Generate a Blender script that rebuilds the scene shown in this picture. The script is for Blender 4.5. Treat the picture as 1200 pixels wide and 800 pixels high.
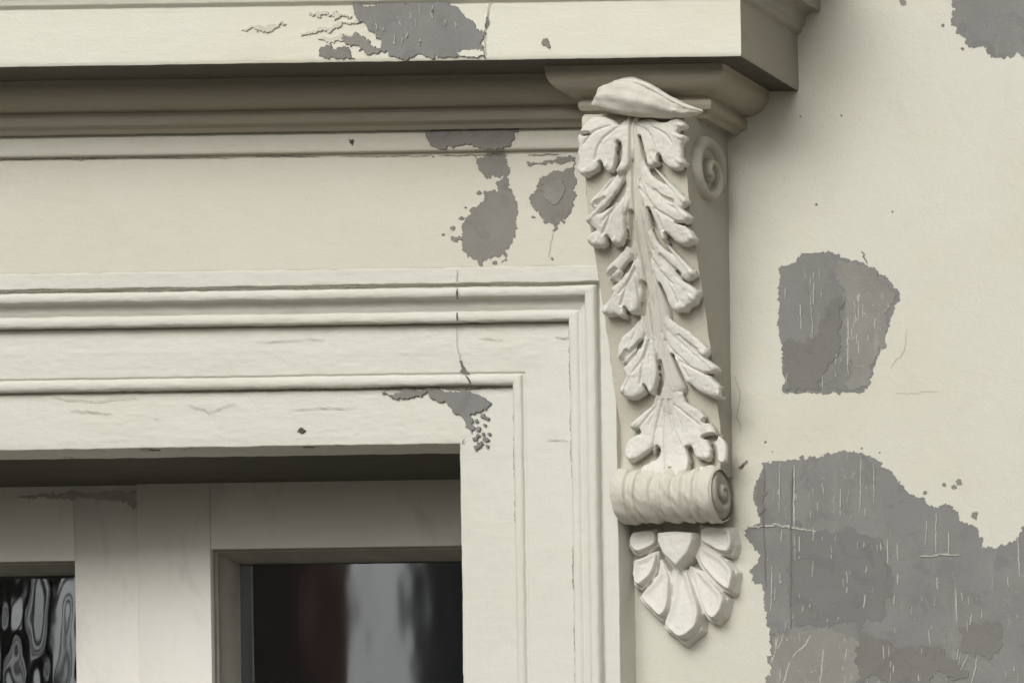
import bpy, bmesh, math, random
import numpy as np
from mathutils import Vector, Matrix
from mathutils.geometry import delaunay_2d_cdt

for o in list(bpy.data.objects): bpy.data.objects.remove(o)
SC = bpy.context.scene
COL = SC.collection
random.seed(7); rng = np.random.RandomState(7)
R = math.radians

# ------------------------------------------------------------------ camera
# the view is straight on to the facade, the frame being the upper left of a wider picture (lens shift)
D = 7.0; FW = D / 1.2; ROLL = R(0.85)
r_ = np.array([math.cos(ROLL), 0, -math.sin(ROLL)])
u_ = np.array([math.sin(ROLL), 0, math.cos(ROLL)])
f_ = np.array([0, 1.0, 0])
ZC = 3.27
off = np.array([-3.45, 0, 1.67]) / D * FW
SHX = float(off @ r_); SHY = float(off @ u_)
CAM = np.array([0, 0, ZC]) - D * (f_ + (r_ * SHX + u_ * SHY) / FW)
def P(px, py, Y=0.0):
    d = f_ * FW + r_ * ((px - 600) / 1200 + SHX) + u_ * ((400 - py) / 1200 + SHY)
    k = (Y - CAM[1]) / d[1]
    return CAM + d * k
cd = bpy.data.cameras.new('camera'); cam = bpy.data.objects.new('camera', cd); COL.objects.link(cam)
cd.lens = 36 * FW; cd.sensor_width = 36; cd.shift_x = SHX; cd.shift_y = SHY
cd.clip_start = 0.05; cd.clip_end = 3000
M = Matrix(((r_[0], u_[0], 0, CAM[0]), (0, 0, -1, CAM[1]), (r_[2], u_[2], 0, CAM[2]), (0, 0, 0, 1)))
cam.matrix_world = M
SC.camera = cam

# ------------------------------------------------------------------ world and sun (overcast)
SUN_AZ = R(-5)      # towards the left of the facade normal
SUN_EL = R(33)
W = bpy.data.worlds.new("World"); SC.world = W; W.use_nodes = True
wn = W.node_tree.nodes; wl = W.node_tree.links
for n in list(wn): wn.remove(n)
out = wn.new('ShaderNodeOutputWorld'); bg = wn.new('ShaderNodeBackground')
sky = wn.new('ShaderNodeTexSky'); sky.sky_type = 'NISHITA'; sky.sun_disc = False
sky.sun_elevation = SUN_EL; sky.sun_rotation = math.pi - SUN_AZ if False else math.atan2(math.sin(SUN_AZ), -math.cos(SUN_AZ))
sky.air_density = 1.0; sky.dust_density = 6.0; sky.ozone_density = 1.0
hs = wn.new('ShaderNodeHueSaturation'); hs.inputs['Saturation'].default_value = 0.14
bg.inputs['Strength'].default_value = 0.066
wl.new(sky.outputs[0], hs.inputs['Color']); wl.new(hs.outputs[0], bg.inputs['Color']); wl.new(bg.outputs[0], out.inputs[0])
sl = bpy.data.lights.new('sun', 'SUN'); sl.energy = 1.3; sl.angle = R(42); sl.color = (1.0, 0.985, 0.95)
so = bpy.data.objects.new('sun', sl); COL.objects.link(so)
# direction the light comes from
dv = Vector((math.sin(SUN_AZ) * math.cos(SUN_EL), -math.cos(SUN_AZ) * math.cos(SUN_EL), math.sin(SUN_EL)))
so.rotation_euler = dv.to_track_quat('Z', 'Y').to_euler(); so.location = (-4, -6, 9)
SC.view_settings.view_transform = 'Standard'; SC.view_settings.look = 'None'
SC.view_settings.gamma = 1.0; SC.view_settings.exposure = 0.46

# ------------------------------------------------------------------ helpers
def vnoise(x, y, z=0.0, seed=0):
    """smooth value noise, vectorised, range -1..1"""
    x = np.asarray(x, float); y = np.asarray(y, float); z = np.asarray(z, float) + 0 * x
    xi = np.floor(x).astype(np.int64); yi = np.floor(y).astype(np.int64); zi = np.floor(z).astype(np.int64)
    fx = x - xi; fy = y - yi; fz = z - zi
    fx = fx * fx * (3 - 2 * fx); fy = fy * fy * (3 - 2 * fy); fz = fz * fz * (3 - 2 * fz)
    def h(a, b, c):
        n = (a * 374761393 + b * 668265263 + c * 2147483647 + seed * 1274126177) & 0xffffffff
        n = ((n ^ (n >> 13)) * 1274126177) & 0xffffffff
        n = ((n ^ (n >> 16)) * 2246822519) & 0xffffffff
        return (n & 0xffff) / 32767.5 - 1
    r = 0
    for a in (0, 1):
        for b in (0, 1):
            for c in (0, 1):
                w = (fx if a else 1 - fx) * (fy if b else 1 - fy) * (fz if c else 1 - fz)
                r = r + w * h(xi + a, yi + b, zi + c)
    return r
def fbm(x, y, z=0.0, seed=0, o=3):
    r = 0; a = 1.0; s = 0
    for k in range(o):
        r = r + a * vnoise(np.asarray(x) * 2 ** k, np.asarray(y) * 2 ** k, np.asarray(z) * 2 ** k, seed + k); s += a; a *= .5
    return r / s
def tag(o, label=None, cat=None, group=None, kind=None):
    if label: o['label'] = label
    if cat: o['category'] = cat
    if group: o['group'] = group
    if kind: o['kind'] = kind
    return o
def empty(name, loc=(0, 0, 0)):
    o = bpy.data.objects.new(name, None); COL.objects.link(o); o.location = loc; o.empty_display_size = .05
    return o
def link(name, me, mat, parent=None, smooth=True, sharp=35):
    if mat: me.materials.append(mat)
    if smooth:
        me.polygons.foreach_set('use_smooth', [True] * len(me.polygons))
        if sharp: me.set_sharp_from_angle(angle=R(sharp))
    o = bpy.data.objects.new(name, me); COL.objects.link(o)
    if parent:
        o.parent = parent
        o.matrix_parent_inverse = Matrix.Translation(-Vector(parent.location))
    return o
def mesh(name, V, F, mat, parent=None, smooth=True, sharp=35):
    me = bpy.data.meshes.new(name)
    me.from_pydata([tuple(map(float, v)) for v in V], [], [tuple(map(int, f)) for f in F]); me.update()
    return link(name, me, mat, parent, smooth, sharp)
def gridfaces(n, m, flip=False, wrap=False):
    """n rows, m cols"""
    i = np.arange(n - 1)[:, None]; j = np.arange(m if wrap else m - 1)[None, :]
    a = i * m + j; b = i * m + (j + 1) % m; c = (i + 1) * m + (j + 1) % m; d = (i + 1) * m + j
    F = np.stack([a, b, c, d], -1).reshape(-1, 4)
    return F[:, ::-1] if flip else F
def grid(name, G, mat, parent=None, flip=False, wrap=False, sharp=35):
    n, m = G.shape[:2]
    return mesh(name, G.reshape(-1, 3), gridfaces(n, m, flip, wrap), mat, parent, True, sharp)
def box(name, a, b, mat, parent=None, bevel=0.0):
    bm = bmesh.new(); x0, y0, z0 = a; x1, y1, z1 = b
    bmesh.ops.create_cube(bm, size=1)
    for v in bm.verts:
        v.co = Vector(((x0 + x1) / 2 + v.co.x * (x1 - x0), (y0 + y1) / 2 + v.co.y * (y1 - y0), (z0 + z1) / 2 + v.co.z * (z1 - z0)))
    if bevel: bmesh.ops.bevel(bm, geom=bm.edges[:], offset=bevel, segments=2, affect='EDGES', profile=.5)
    me = bpy.data.meshes.new(name); bm.to_mesh(me); bm.free()
    return link(name, me, mat, parent, True, 30)
def profile(pts, rad=.0012, step=.0022):
    """round the corners of a polyline and subdivide it"""
    pts = [np.array(p, float) for p in pts]; out = [pts[0]]
    for i in range(1, len(pts) - 1):
        a, b, c = pts[i - 1], pts[i], pts[i + 1]
        la, lc = np.linalg.norm(a - b), np.linalg.norm(c - b)
        q = min(rad, la * .4, lc * .4)
        p0 = b + (a - b) / la * q; p2 = b + (c - b) / lc * q
        for t in (0, .5, 1): out.append((1 - t) ** 2 * p0 + 2 * t * (1 - t) * b + t * t * p2)
    out.append(pts[-1]); res = [out[0]]
    for a, b in zip(out[:-1], out[1:]):
        n = max(1, int(np.linalg.norm(b - a) / step))
        for k in range(1, n + 1): res.append(a + (b - a) * k / n)
    return np.array(res)
def arc(c, r0, a0, a1, n=8, r1=None):
    r1 = r1 or r0
    return [(c[0] + r0 * math.cos(R(a0 + (a1 - a0) * k / n)), c[1] + r1 * math.sin(R(a0 + (a1 - a0) * k / n))) for k in range(n + 1)]
def rough(G, seed=0, big=.0006, small=.00028):
    """thick, uneven old paint: pushes the surface in and out"""
    x, y, z = G[..., 0] * 1000, G[..., 1] * 1000, G[..., 2] * 1000
    G = G.copy()
    G[..., 1] -= big * fbm(x / 70, z / 40, y / 30, seed) + small * fbm(x / 9, z / 5, y / 5, seed + 5)
    G[..., 2] += big * .9 * fbm(x / 60 + 40, z / 30, y / 30, seed + 9) + small * 1.1 * fbm(x / 11, z / 6, y / 6, seed + 13, 2)
    G[..., 0] += small * fbm(x / 30 + 9, z / 14, y / 10, seed + 17)
    return G

# ------------------------------------------------------------------ materials
def nodes(name):
    m = bpy.data.materials.new(name); m.use_nodes = True; nt = m.node_tree
    b = nt.nodes['Principled BSDF']; return m, nt, b
def ramp(nt, src, p0, p1, c0=(0, 0, 0, 1), c1=(1, 1, 1, 1)):
    r = nt.nodes.new('ShaderNodeValToRGB'); r.color_ramp.elements[0].position = p0; r.color_ramp.elements[1].position = p1
    r.color_ramp.elements[0].color = c0; r.color_ramp.elements[1].color = c1
    nt.links.new(src, r.inputs[0]); return r.outputs[0]
def noise(nt, vec, scale, detail=4, rough_=.55, dist=0.0, sc=(1, 1, 1)):
    mp = nt.nodes.new('ShaderNodeMapping'); mp.inputs['Scale'].default_value = sc; nt.links.new(vec, mp.inputs[0])
    n = nt.nodes.new('ShaderNodeTexNoise'); n.inputs['Scale'].default_value = scale; n.inputs['Detail'].default_value = detail
    n.inputs['Roughness'].default_value = rough_; n.inputs['Distortion'].default_value = dist
    nt.links.new(mp.outputs[0], n.inputs['Vector']); return n.outputs['Fac']
def mix(nt, fac, a, b, mode='MIX'):
    m = nt.nodes.new('ShaderNodeMix'); m.data_type = 'RGBA'; m.blend_type = mode
    if isinstance(fac, (int, float)): m.inputs[0].default_value = fac
    else: nt.links.new(fac, m.inputs[0])
    for k, s in ((6, a), (7, b)):
        if isinstance(s, tuple): m.inputs[k].default_value = (*s, 1) if len(s) == 3 else s
        else: nt.links.new(s, m.inputs[k])
    return m.outputs[2]
def math_(nt, op, a, b=0.0):
    m = nt.nodes.new('ShaderNodeMath'); m.operation = op
    for k, s in ((0, a), (1, b)):
        if isinstance(s, (int, float)): m.inputs[k].default_value = s
        else: nt.links.new(s, m.inputs[k])
    return m.outputs[0]
def bump(nt, b, hs_, dist=.001):
    prev = None
    for h, s, d in hs_:
        bp = nt.nodes.new('ShaderNodeBump'); bp.inputs['Strength'].default_value = s; bp.inputs['Distance'].default_value = d
        nt.links.new(h, bp.inputs['Height'])
        if prev: nt.links.new(prev, bp.inputs['Normal'])
        prev = bp.outputs[0]
    nt.links.new(prev, b.inputs['Normal'])
def painted(name, col, warm=(.50, .46, .33), dirt=(.20, .175, .13), amt=.35, dirtamt=.25, brush=(1, 1, 1), rgh=.62, bs=1.0):
    m, nt, b = nodes(name)
    tc = nt.nodes.new('ShaderNodeTexCoord').outputs['Object']
    n1 = noise(nt, tc, 4.5, 5, .6, .3); n2 = noise(nt, tc, 22, 6, .65, .6, brush); n3 = noise(nt, tc, 60, 5, .7, .2, brush)
    c = mix(nt, math_(nt, 'MULTIPLY', ramp(nt, n1, .42, .72), amt), col, warm)
    c = mix(nt, math_(nt, 'MULTIPLY', ramp(nt, n2, .56, .80), dirtamt), c, dirt)
    c2 = mix(nt, math_(nt, 'MULTIPLY', ramp(nt, n3, .3, .7), .10), c, tuple(x * 1.25 for x in col))
    # pin specks of dirt
    v = nt.nodes.new('ShaderNodeTexVoronoi'); v.inputs['Scale'].default_value = 22; nt.links.new(tc, v.inputs['Vector'])
    sp = ramp(nt, v.outputs['Distance'], .015, .035, (1, 1, 1, 1), (0, 0, 0, 1))
    sp = math_(nt, 'MULTIPLY', sp, ramp(nt, n1, .56, .62)); c3 = mix(nt, math_(nt, 'MULTIPLY', sp, .6), c2, dirt)
    nt.links.new(c3, b.inputs['Base Color'])
    rr = nt.nodes.new('ShaderNodeMapRange'); nt.links.new(n3, rr.inputs[0]); rr.inputs[3].default_value = rgh - .1; rr.inputs[4].default_value = rgh + .15
    nt.links.new(rr.outputs[0], b.inputs['Roughness']); b.inputs['Specular IOR Level'].default_value = .35
    g = noise(nt, tc, 330, 4, .7); g2 = noise(nt, tc, 95, 5, .62, .4, brush); g3 = noise(nt, tc, 16, 4, .5, .5, brush)
    bump(nt, b, [(g3, .3 * bs, .0035), (g2, .35 * bs, .0016), (g, .55 * bs, .0008)])
    return m
M_wall = painted('wall_paint', (.61, .597, .515), (.56, .535, .42), amt=.6, dirtamt=.08, bs=1.15)
M_trim = painted('trim_paint', (.645, .64, .57), (.60, .575, .47), amt=.45, dirtamt=.10, brush=(.25, 1, 1))
M_fascia = painted('fascia_paint', (.68, .67, .575), (.62, .585, .45), (.33, .30, .23), .45, .22, (.35, 1, 1.3))
M_frieze = painted('frieze_paint', (.61, .59, .50), (.57, .54, .43), amt=.6, dirtamt=.12, brush=(.5, 1, 1))
M_leaf = painted('leaf_paint', (.66, .645, .58), (.56, .525, .43), (.30, .26, .20), .35, .14, bs=.9)
M_body = painted('bracket_paint', (.55, .525, .435), (.47, .435, .34), (.28, .24, .17), .5, .35)
M_roll = painted('scroll_roll_paint', (.60, .58, .50), (.52, .48, .38), (.24, .21, .16), .4, .6)
M_stem = painted('leaf_stem_paint', (.62, .60, .525), (.54, .51, .41), (.28, .24, .17), .5, .25)
M_side = painted('bracket_side_shade_paint', (.42, .405, .34), (.35, .33, .265), (.22, .19, .15), .5, .45, (1, 1, .35))  # darker than the front: shade of the side faces put into the paint
M_soffit = painted('soffit_shade_grime', (.085, .077, .061), (.07, .063, .049), (.13, .115, .085), .6, .35, (.3, 1, 1))  # shade of the undersides is mixed into this grime colour
M_return = painted('shaded_grimy_return_paint', (.33, .315, .26), (.27, .25, .195), (.19, .175, .14), .6, .5)  # shade of the cornice end painted in, together with mottled grime
M_bed = painted('bed_moulding_shade_paint', (.345, .312, .245), (.275, .248, .186), (.22, .19, .14), .5, .3, (.3, 1, 1))  # lowered colour carries the shade beneath the cornice
M_door = painted('door_paint', (.68, .66, .60), (.62, .59, .51), (.16, .14, .12), .5, .28, (1, 1, .4), rgh=.5, bs=.8)

def greymat(name, col, lo, streak, samt=.5):
    m, nt, b = nodes(name)
    tc = nt.nodes.new('ShaderNodeTexCoord').outputs['Object']
    n1 = noise(nt, tc, 14, 5, .6, .6); n2 = noise(nt, tc, 55, 5, .7, .2, (1, 1, .12)); n3 = noise(nt, tc, 140, 4, .7, .3, (1, 1, .25))
    c = mix(nt, ramp(nt, n1, .35, .68), col, lo)
    c = mix(nt, math_(nt, 'MULTIPLY', ramp(nt, n2, .60, .78), samt), c, streak)
    c = mix(nt, math_(nt, 'MULTIPLY', ramp(nt, n3, .66, .76), samt * .9), c, streak)
    n4 = noise(nt, tc, 75, 8, .75, 1.2); n5 = noise(nt, tc, 9, 4, .5)
    c = mix(nt, math_(nt, 'MULTIPLY', math_(nt, 'MULTIPLY', ramp(nt, n4, .60, .64), ramp(nt, n5, .45, .6)), min(1, samt * 1.5)), c, streak)
    n6 = noise(nt, tc, 28, 8, .7, .8)
    c = mix(nt, math_(nt, 'MULTIPLY', ramp(nt, n6, .54, .60), .45), c, tuple(q * .80 for q in col))
    nt.links.new(c, b.inputs['Base Color']); b.inputs['Roughness'].default_value = .75; b.inputs['Specular IOR Level'].default_value = .25
    g = noise(nt, tc, 380, 3, .6); g2 = noise(nt, tc, 70, 5, .65, .3, (1, 1, .5))
    bump(nt, b, [(g2, .45, .0018), (g, .8, .0008)])
    return m
M_grey = greymat('bare_grey_render', (.203, .199, .187), (.24, .236, .222), (.40, .385, .34), .45)
M_grey2 = greymat('bare_grey_render_dark', (.180, .174, .161), (.20, .193, .18), (.30, .29, .26), .18)
M_grey3 = greymat('bare_grey_render_scraped', (.27, .263, .235), (.215, .21, .192), (.52, .50, .43), .8)
M_film = greymat('paint_film_remains', (.50, .48, .41), (.44, .42, .36), (.58, .56, .48), .3)
M_greyw = greymat('bare_warm_grey_render', (.215, .204, .182), (.25, .24, .213), (.40, .37, .30), .35)
def plain(name, col, rgh=.7, metal=0, nscale=0, namt=.3):
    m, nt, b = nodes(name); b.inputs['Base Color'].default_value = (*col, 1); b.inputs['Roughness'].default_value = rgh; b.inputs['Metallic'].default_value = metal
    if nscale:
        tc = nt.nodes.new('ShaderNodeTexCoord').outputs['Object']; n = noise(nt, tc, nscale, 5, .6)
        nt.links.new(mix(nt, n, tuple(c * (1 - namt) for c in col), tuple(c * (1 + namt) for c in col)), b.inputs['Base Color'])
        bump(nt, b, [(n, .3, .002)])
    return m
M_crack = plain('crack_dirt', (.085, .07, .055), .9)
M_hair = plain('hairline_dirt', (.42, .40, .335), .9)
M_shade_grime = plain('groove_shadow_grime', (.24, .22, .17), .9)  # colour for groove shadow and grime together
M_scratch = plain('scratched_paint', (.42, .41, .36), .7)
M_bead = plain('glazing_bead_paint', (.30, .29, .245), .5, 0, 40, .3)
M_room = plain('dim_room', (.45, .40, .38), .9)
M_ground = plain('worn_paving_setts', (.15, .143, .13), .9, 0, 3, .25)
M_pave = plain('paving', (.31, .295, .265), .85, 0, 6, .2)

def glassmat():
    m = bpy.data.materials.new('window_glass'); m.use_nodes = True; nt = m.node_tree
    for n in list(nt.nodes): nt.nodes.remove(n)
    o = nt.nodes.new('ShaderNodeOutputMaterial'); g = nt.nodes.new('ShaderNodeBsdfGlossy'); g.inputs['Roughness'].default_value = .03
    g.inputs['Color'].default_value = (.93, .97, 1, 1)
    t = nt.nodes.new('ShaderNodeBsdfTransparent'); t.inputs['Color'].default_value = (.8, .8, .8, 1)
    f = nt.nodes.new('ShaderNodeFresnel'); f.inputs['IOR'].default_value = 2.35
    mx = nt.nodes.new('ShaderNodeMixShader')
    nt.links.new(f.outputs[0], mx.inputs[0]); nt.links.new(t.outputs[0], mx.inputs[1]); nt.links.new(g.outputs[0], mx.inputs[2]); nt.links.new(mx.outputs[0], o.inputs[0])
    return m
M_glass = glassmat()

# ------------------------------------------------------------------ ground, road and pavement
mesh('ground', [(-1500, -1500, -.004), (1500, -1500, -.004), (1500, 1500, -.004), (-1500, 1500, -.004)], [(0, 1, 2, 3)], plain('bare_ground', (.09, .08, .065), .95, 0, 2, .2))['kind'] = 'structure'
mesh('road', [(-80, -9.3, 0), (80, -9.3, 0), (80, -2.2, 0), (-80, -2.2, 0)], [(0, 1, 2, 3)], M_ground)['kind'] = 'structure'
for (ya, yb) in ((-2.2, 0.0), (-12.0, -9.3)):
    o = box('pavement', (-80, ya, -.05), (80, yb, .13), M_pave, None, .01); o['kind'] = 'structure'

# ------------------------------------------------------------------ key sizes
XIN = P(545, 660, 0)[0]; ZIN = P(300, 524.5, 0)[2]           # inner edge of the door surround
XMID = P(160, 660, .19)[0]                                    # meeting line of the two door leaves
XINL = 2 * XMID - XIN
XLEFT = XINL - .75
YD = .185

# ------------------------------------------------------------------ facade wall
wall = empty('facade_wall', (0, 0, 0))
tag(wall, 'cream painted facade wall with flaking grey bare patches right of the carved bracket', 'wall')
xs = np.concatenate([[-6, XINL - .01], [XIN + .01]]); T_ = .26
def slab(x0, x1, z0, z1): return box('wall_section', (x0, 0, z0), (x1, T_, z1), M_wall, wall)
# right of the opening: gently uneven plaster surface
def plaster(x0, x1, z0, z1, nx, nz):
    X, Z = np.meshgrid(np.linspace(x0, x1, nx), np.linspace(z0, z1, nz))
    A = np.stack([X, np.zeros_like(X), Z], -1)
    A[..., 1] -= .00012 * fbm(X * 9, Z * 9, 0, 3) + .0001
    return A
box('wall_section', (XIN + .012, .006, .1), (9, T_, 8), M_wall, wall)
box('wall_section', (-9, .006, .1), (XINL - .012, T_, 8), M_wall, wall)
box('wall_section', (XINL - .012, .006, ZIN + .012), (XIN + .012, T_, 8), M_wall, wall)
A = plaster(XIN + .012, 2.2, 1.6, 5.2, 180, 300)
grid('plaster_face', A, M_wall, wall)

def fractal(pts, amp=.0016, n=5, seed=1, closed=True):
    """roughen a polygon by midpoint displacement (metres)"""
    rs = random.Random(seed); p = [tuple(q) for q in pts]
    for k in range(n):
        q = []
        m = len(p)
        for i in range(m if closed else m - 1):
            a, b = p[i], p[(i + 1) % m]; L = math.hypot(b[0] - a[0], b[1] - a[1])
            q.append(a)
            if L < .0007: continue
            d = rs.gauss(0, 1) * min(L * .21, amp)
            q.append(((a[0] + b[0]) / 2 - (b[1] - a[1]) / L * d, (a[1] + b[1]) / 2 + (b[0] - a[0]) / L * d))
        if not closed: q.append(p[-1])
        p = q
    return p
def flake(name, pix, Y, mat, parent, h=.0002, amp=.0026, seed=1, n=7):
    """a flat patch with a ragged outline lying on a surface at depth Y (pix traced on the photograph)"""
    w = [(P(a, b, Y)[0], P(a, b, Y)[2]) for a, b in pix]
    w = fractal(w, amp, n, seed)
    vv, _, ff, _, _, _ = delaunay_2d_cdt([Vector(q) for q in w], [], [list(range(len(w)))], 1, 1e-6)
    bm = bmesh.new(); v1 = [bm.verts.new((q.x, Y - h, q.y)) for q in vv]
    for q in ff:
        a, b, c = (vv[k] for k in q[:3])
        try: bm.faces.new([v1[k] for k in (q if (b - a).cross(c - a) > 0 else q[::-1])])
        except ValueError: pass
    be = [e for e in bm.edges if e.is_boundary]
    r = bmesh.ops.extrude_edge_only(bm, edges=be)
    for v in r['geom']:
        if isinstance(v, bmesh.types.BMVert): v.co.y = Y + .0012
    me = bpy.data.meshes.new(name); bm.to_mesh(me); bm.free()
    return link(name, me, mat, parent, False)
def crack(pix, Y, wpx, mat, parent, seed=1, name='crack', h=.0002, jit=.0007):
    w = [(P(a, b, Y)[0], P(a, b, Y)[2]) for a, b in pix]
    w = fractal(w, jit, 4, seed, False); rs = random.Random(seed); n = len(w); V = []; F = []
    for i, (x, z) in enumerate(w):
        a = w[max(i - 1, 0)]; b = w[min(i + 1, n - 1)]; dx, dz = b[0] - a[0], b[1] - a[1]; L = math.hypot(dx, dz) or 1
        hw = wpx * .0005 * (.35 + .65 * math.sin(math.pi * (i + .5) / n) ** .5) * rs.uniform(.45, 1.3)
        V += [(x - dz / L * hw, Y - h, z + dx / L * hw), (x + dz / L * hw, Y - h, z - dx / L * hw)]
    for i in range(n - 1): F.append((2 * i, 2 * i + 1, 2 * i + 3, 2 * i + 2))
    return mesh(name, V, F, mat, parent, False)
YW = -.0002
flake('bare_patch', [(1116, -40), (1116, 4), (1117, 20), (1124, 40), (1133, 52), (1136, 56), (1150, 55), (1156, 62), (1165, 68), (1180, 66), (1200, 66), (1235, 70), (1260, 30), (1250, -40)], YW, M_grey, wall, seed=3)
flake('bare_patch', [(914, 314), (928, 309), (941, 297), (974, 295), (996, 304), (1013, 309), (1029, 318), (1045, 331), (1055, 344), (1053, 354), (1042, 380), (1032, 410), (1019, 445), (1011, 459.5), (960, 459.8), (918, 460), (920, 447), (917, 426), (915, 400), (911, 380), (912, 344)], YW, M_grey, wall, seed=4, amp=.001)
flake('scraped_patch', [(982, 305), (1000, 306), (1013, 311), (1029, 320), (1040, 332), (1048, 350), (1040, 378), (1030, 408), (1017, 443), (1009, 457), (996, 457), (998, 430), (989, 415), (990, 380), (991, 350), (986, 335), (980, 325)], YW - .0003, M_grey3, wall, h=.0004, seed=5)
flake('dark_patch', [(987, 349), (989, 357), (986, 380), (985, 400), (984, 408), (975, 420), (965, 438), (962, 457), (921, 457), (921, 440), (919, 425), (918, 402), (935, 400), (955, 396), (960, 380), (966, 362), (973, 352)], YW - .0003, M_grey2, wall, h=.0005, seed=6)
C_ = [(889, 560), (895, 549), (906, 540), (940, 539), (962, 534), (996, 529), (1015, 534), (1034, 541), (1049, 558), (1064, 577), (1082, 582), (1094, 597), (1102, 592), (1112, 590), (1124, 609), (1142, 616), (1150, 629), (1150, 642), (1176, 639), (1195, 624), (1200, 616), (1230, 600), (1290, 640), (1290, 860), (909, 860), (906, 800), (901, 770), (902, 740), (899, 717), (889, 684), (878, 669), (891, 650), (876, 631), (872, 620), (891, 611), (887, 597), (882, 579)]
flake('bare_patch', C_, YW, M_grey, wall, seed=8, amp=.0016)
flake('dark_patch', [(1005, 730), (1026, 747), (1060, 759), (1097, 755), (1112, 770), (1135, 792), (1120, 797), (1100, 786), (1090, 795), (1090, 825), (1050, 830), (1042, 800), (1020, 790), (1008, 800), (1000, 780)], YW - .0003, M_grey2, wall, h=.0005, seed=9)
flake('dark_patch', [(926, 616), (960, 622), (1000, 618), (1030, 628), (1045, 650), (1048, 700), (1036, 722), (1000, 728), (960, 736), (930, 733), (926, 700)], YW - .00015, greymat('bare_grey_render_mid', (.178, .175, .163), (.195, .191, .178), (.34, .33, .29), .12), wall, h=.00035, seed=10, amp=.004)
flake('dark_patch', [(1125, 735), (1140, 728), (1170, 728), (1172, 760), (1160, 772), (1130, 765)], YW - .0003, M_grey2, wall, h=.0004, seed=11, amp=.003)
flake('scraped_patch', [(903, 737), (930, 736), (985, 741), (1003, 750), (1001, 775), (1003, 800), (1010, 850), (910, 850), (904, 790)], YW - .0006, M_grey3, wall, h=.0003, seed=12, amp=.004)
flake('dark_patch', [(889, 562), (892, 560), (894, 600), (891, 604), (888, 590)], YW - .0006, M_grey2, wall, h=.0002, seed=13)
for k, (a, b, rr) in enumerate([(896.5, 518, 2), (940, 536, 3), (1124, 565, 4.5), (1118, 570, 3), (957, 240, 1.6), (1142, 603, 5), (1107, 568, 2.5), (938, 137, 1.3), (1046, 248, 1.3), (905, 529, 1), (1058, 2, 5), (1105, 30, 2), (1128, 57, 2), (1010, 525, 1.3), (1084, 577, 2.2), (986, 136, 1.5), (1031, 530, 1.2)]):
    pts = [(a + rr * math.cos(t) * random.uniform(.6, 1.3), b + rr * math.sin(t) * random.uniform(.6, 1.2)) for t in np.linspace(0, 6.28, 8)[:-1]]
    flake('chip', pts, YW, M_greyw, wall, h=.0005, seed=20 + k, n=3)
crack([(861, 440), (866, 455), (867, 470), (864, 490), (868, 505)], YW, 1.3, M_hair, wall, 3)
crack([(1063, 385), (1060, 410), (1052, 420), (1044, 432)], YW, .9, M_hair, wall, 4)
crack([(866, 549), (870, 545), (875, 539)], YW, 4, M_greyw, wall, 5)
crack([(1050, 462), (1075, 461), (1100, 460)], YW, .7, M_hair, wall, 8)
# raised seams and scratches in the big bare patch
crack([(928, 546), (927, 600), (926, 660), (926.5, 735)], YW - .0009, 2.2, M_grey2, wall, 31, 'seam', jit=.0004)
crack([(895, 545), (894, 600), (896, 660), (898, 690)], YW - .0009, 1.6, M_grey2, wall, 32, 'seam', jit=.0004)
crack([(876, 616), (910, 614), (940, 620), (957, 622)], YW - .0009, 2.4, M_scratch, wall, 33, 'scratch')
crack([(1078, 652), (1100, 649), (1125, 650)], YW - .0009, 2.0, M_scratch, wall, 34, 'scratch')
for (a, b, c, w_) in [(1009, 533, 600, 2.2), (1024, 542, 590, 1.8), (914, 541, 600, 2.0), (931, 545, 620, 3.2), (905, 660, 715, 2.2), (1193, 628, 675, 2.4), (1112, 622, 650, 2.6), (1097, 600, 648, 2.4), (1040, 632, 660, 2.4), (1120, 690, 728, 3.0), (985, 572, 596, 2.2), (1051, 636, 658, 2), (1052, 672, 684, 3), (1098, 676, 690, 2.4), (958, 588, 598, 2), (953, 656, 676, 1.6), (937, 628, 646, 2.4), (1086, 610, 640, 1.8), (1014, 696, 712, 3), (950, 345, 375, 1.5), (954, 330, 362, 2.8), (952, 372, 396, 1.8), (938, 356, 386, 2.4), (1006, 356, 372, 2), (994, 372, 436, 2.8), (912, 745, 775, 2.4), (918, 742, 760, 2), (965, 760, 800, 3), (925, 775, 810, 3), (1145, 770, 800, 2.6), (1135, 765, 785, 2)]:
    dx = random.uniform(-2, 2) if b < 740 else random.uniform(-12, -2)
    crack([(a, b), (a + dx * .4, (b + c) / 2), (a + dx, c)], YW - .0008, w_ * .62, M_scratch, wall, int(a), 'scratch', jit=.0002)
rs = random.Random(5)
for k in range(110):
    a = rs.uniform(905, 1200); b = rs.uniform(560, 800)
    if a > 1050 and b < 650: continue
    crack([(a, b), (a + rs.uniform(-2, 1), b + rs.uniform(3, 16))], YW - .0008, rs.uniform(.4, 1.5), M_scratch if rs.random() < .9 else M_film, wall, k, 'scratch', jit=.0002)
for k in range(26):
    a = rs.uniform(916, 1035); b = rs.uniform(315, 440)
    if a > 1055 - (b - 340) * .4: continue
    crack([(a, b), (a + rs.uniform(-1, 1), b + rs.uniform(4, 18))], YW - .0008, rs.uniform(.5, 1.4), M_scratch if rs.random() < .6 else M_film, wall, k + 200, 'scratch', jit=.0002)
crack([(1010, 294), (1012, 300), (1016, 309)], YW, 2.2, M_grey, wall, 77, 'drip')
crack([(929, 770), (945, 752), (950, 745)], YW - .0008, 2, M_scratch, wall, 78, 'scratch')

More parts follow.
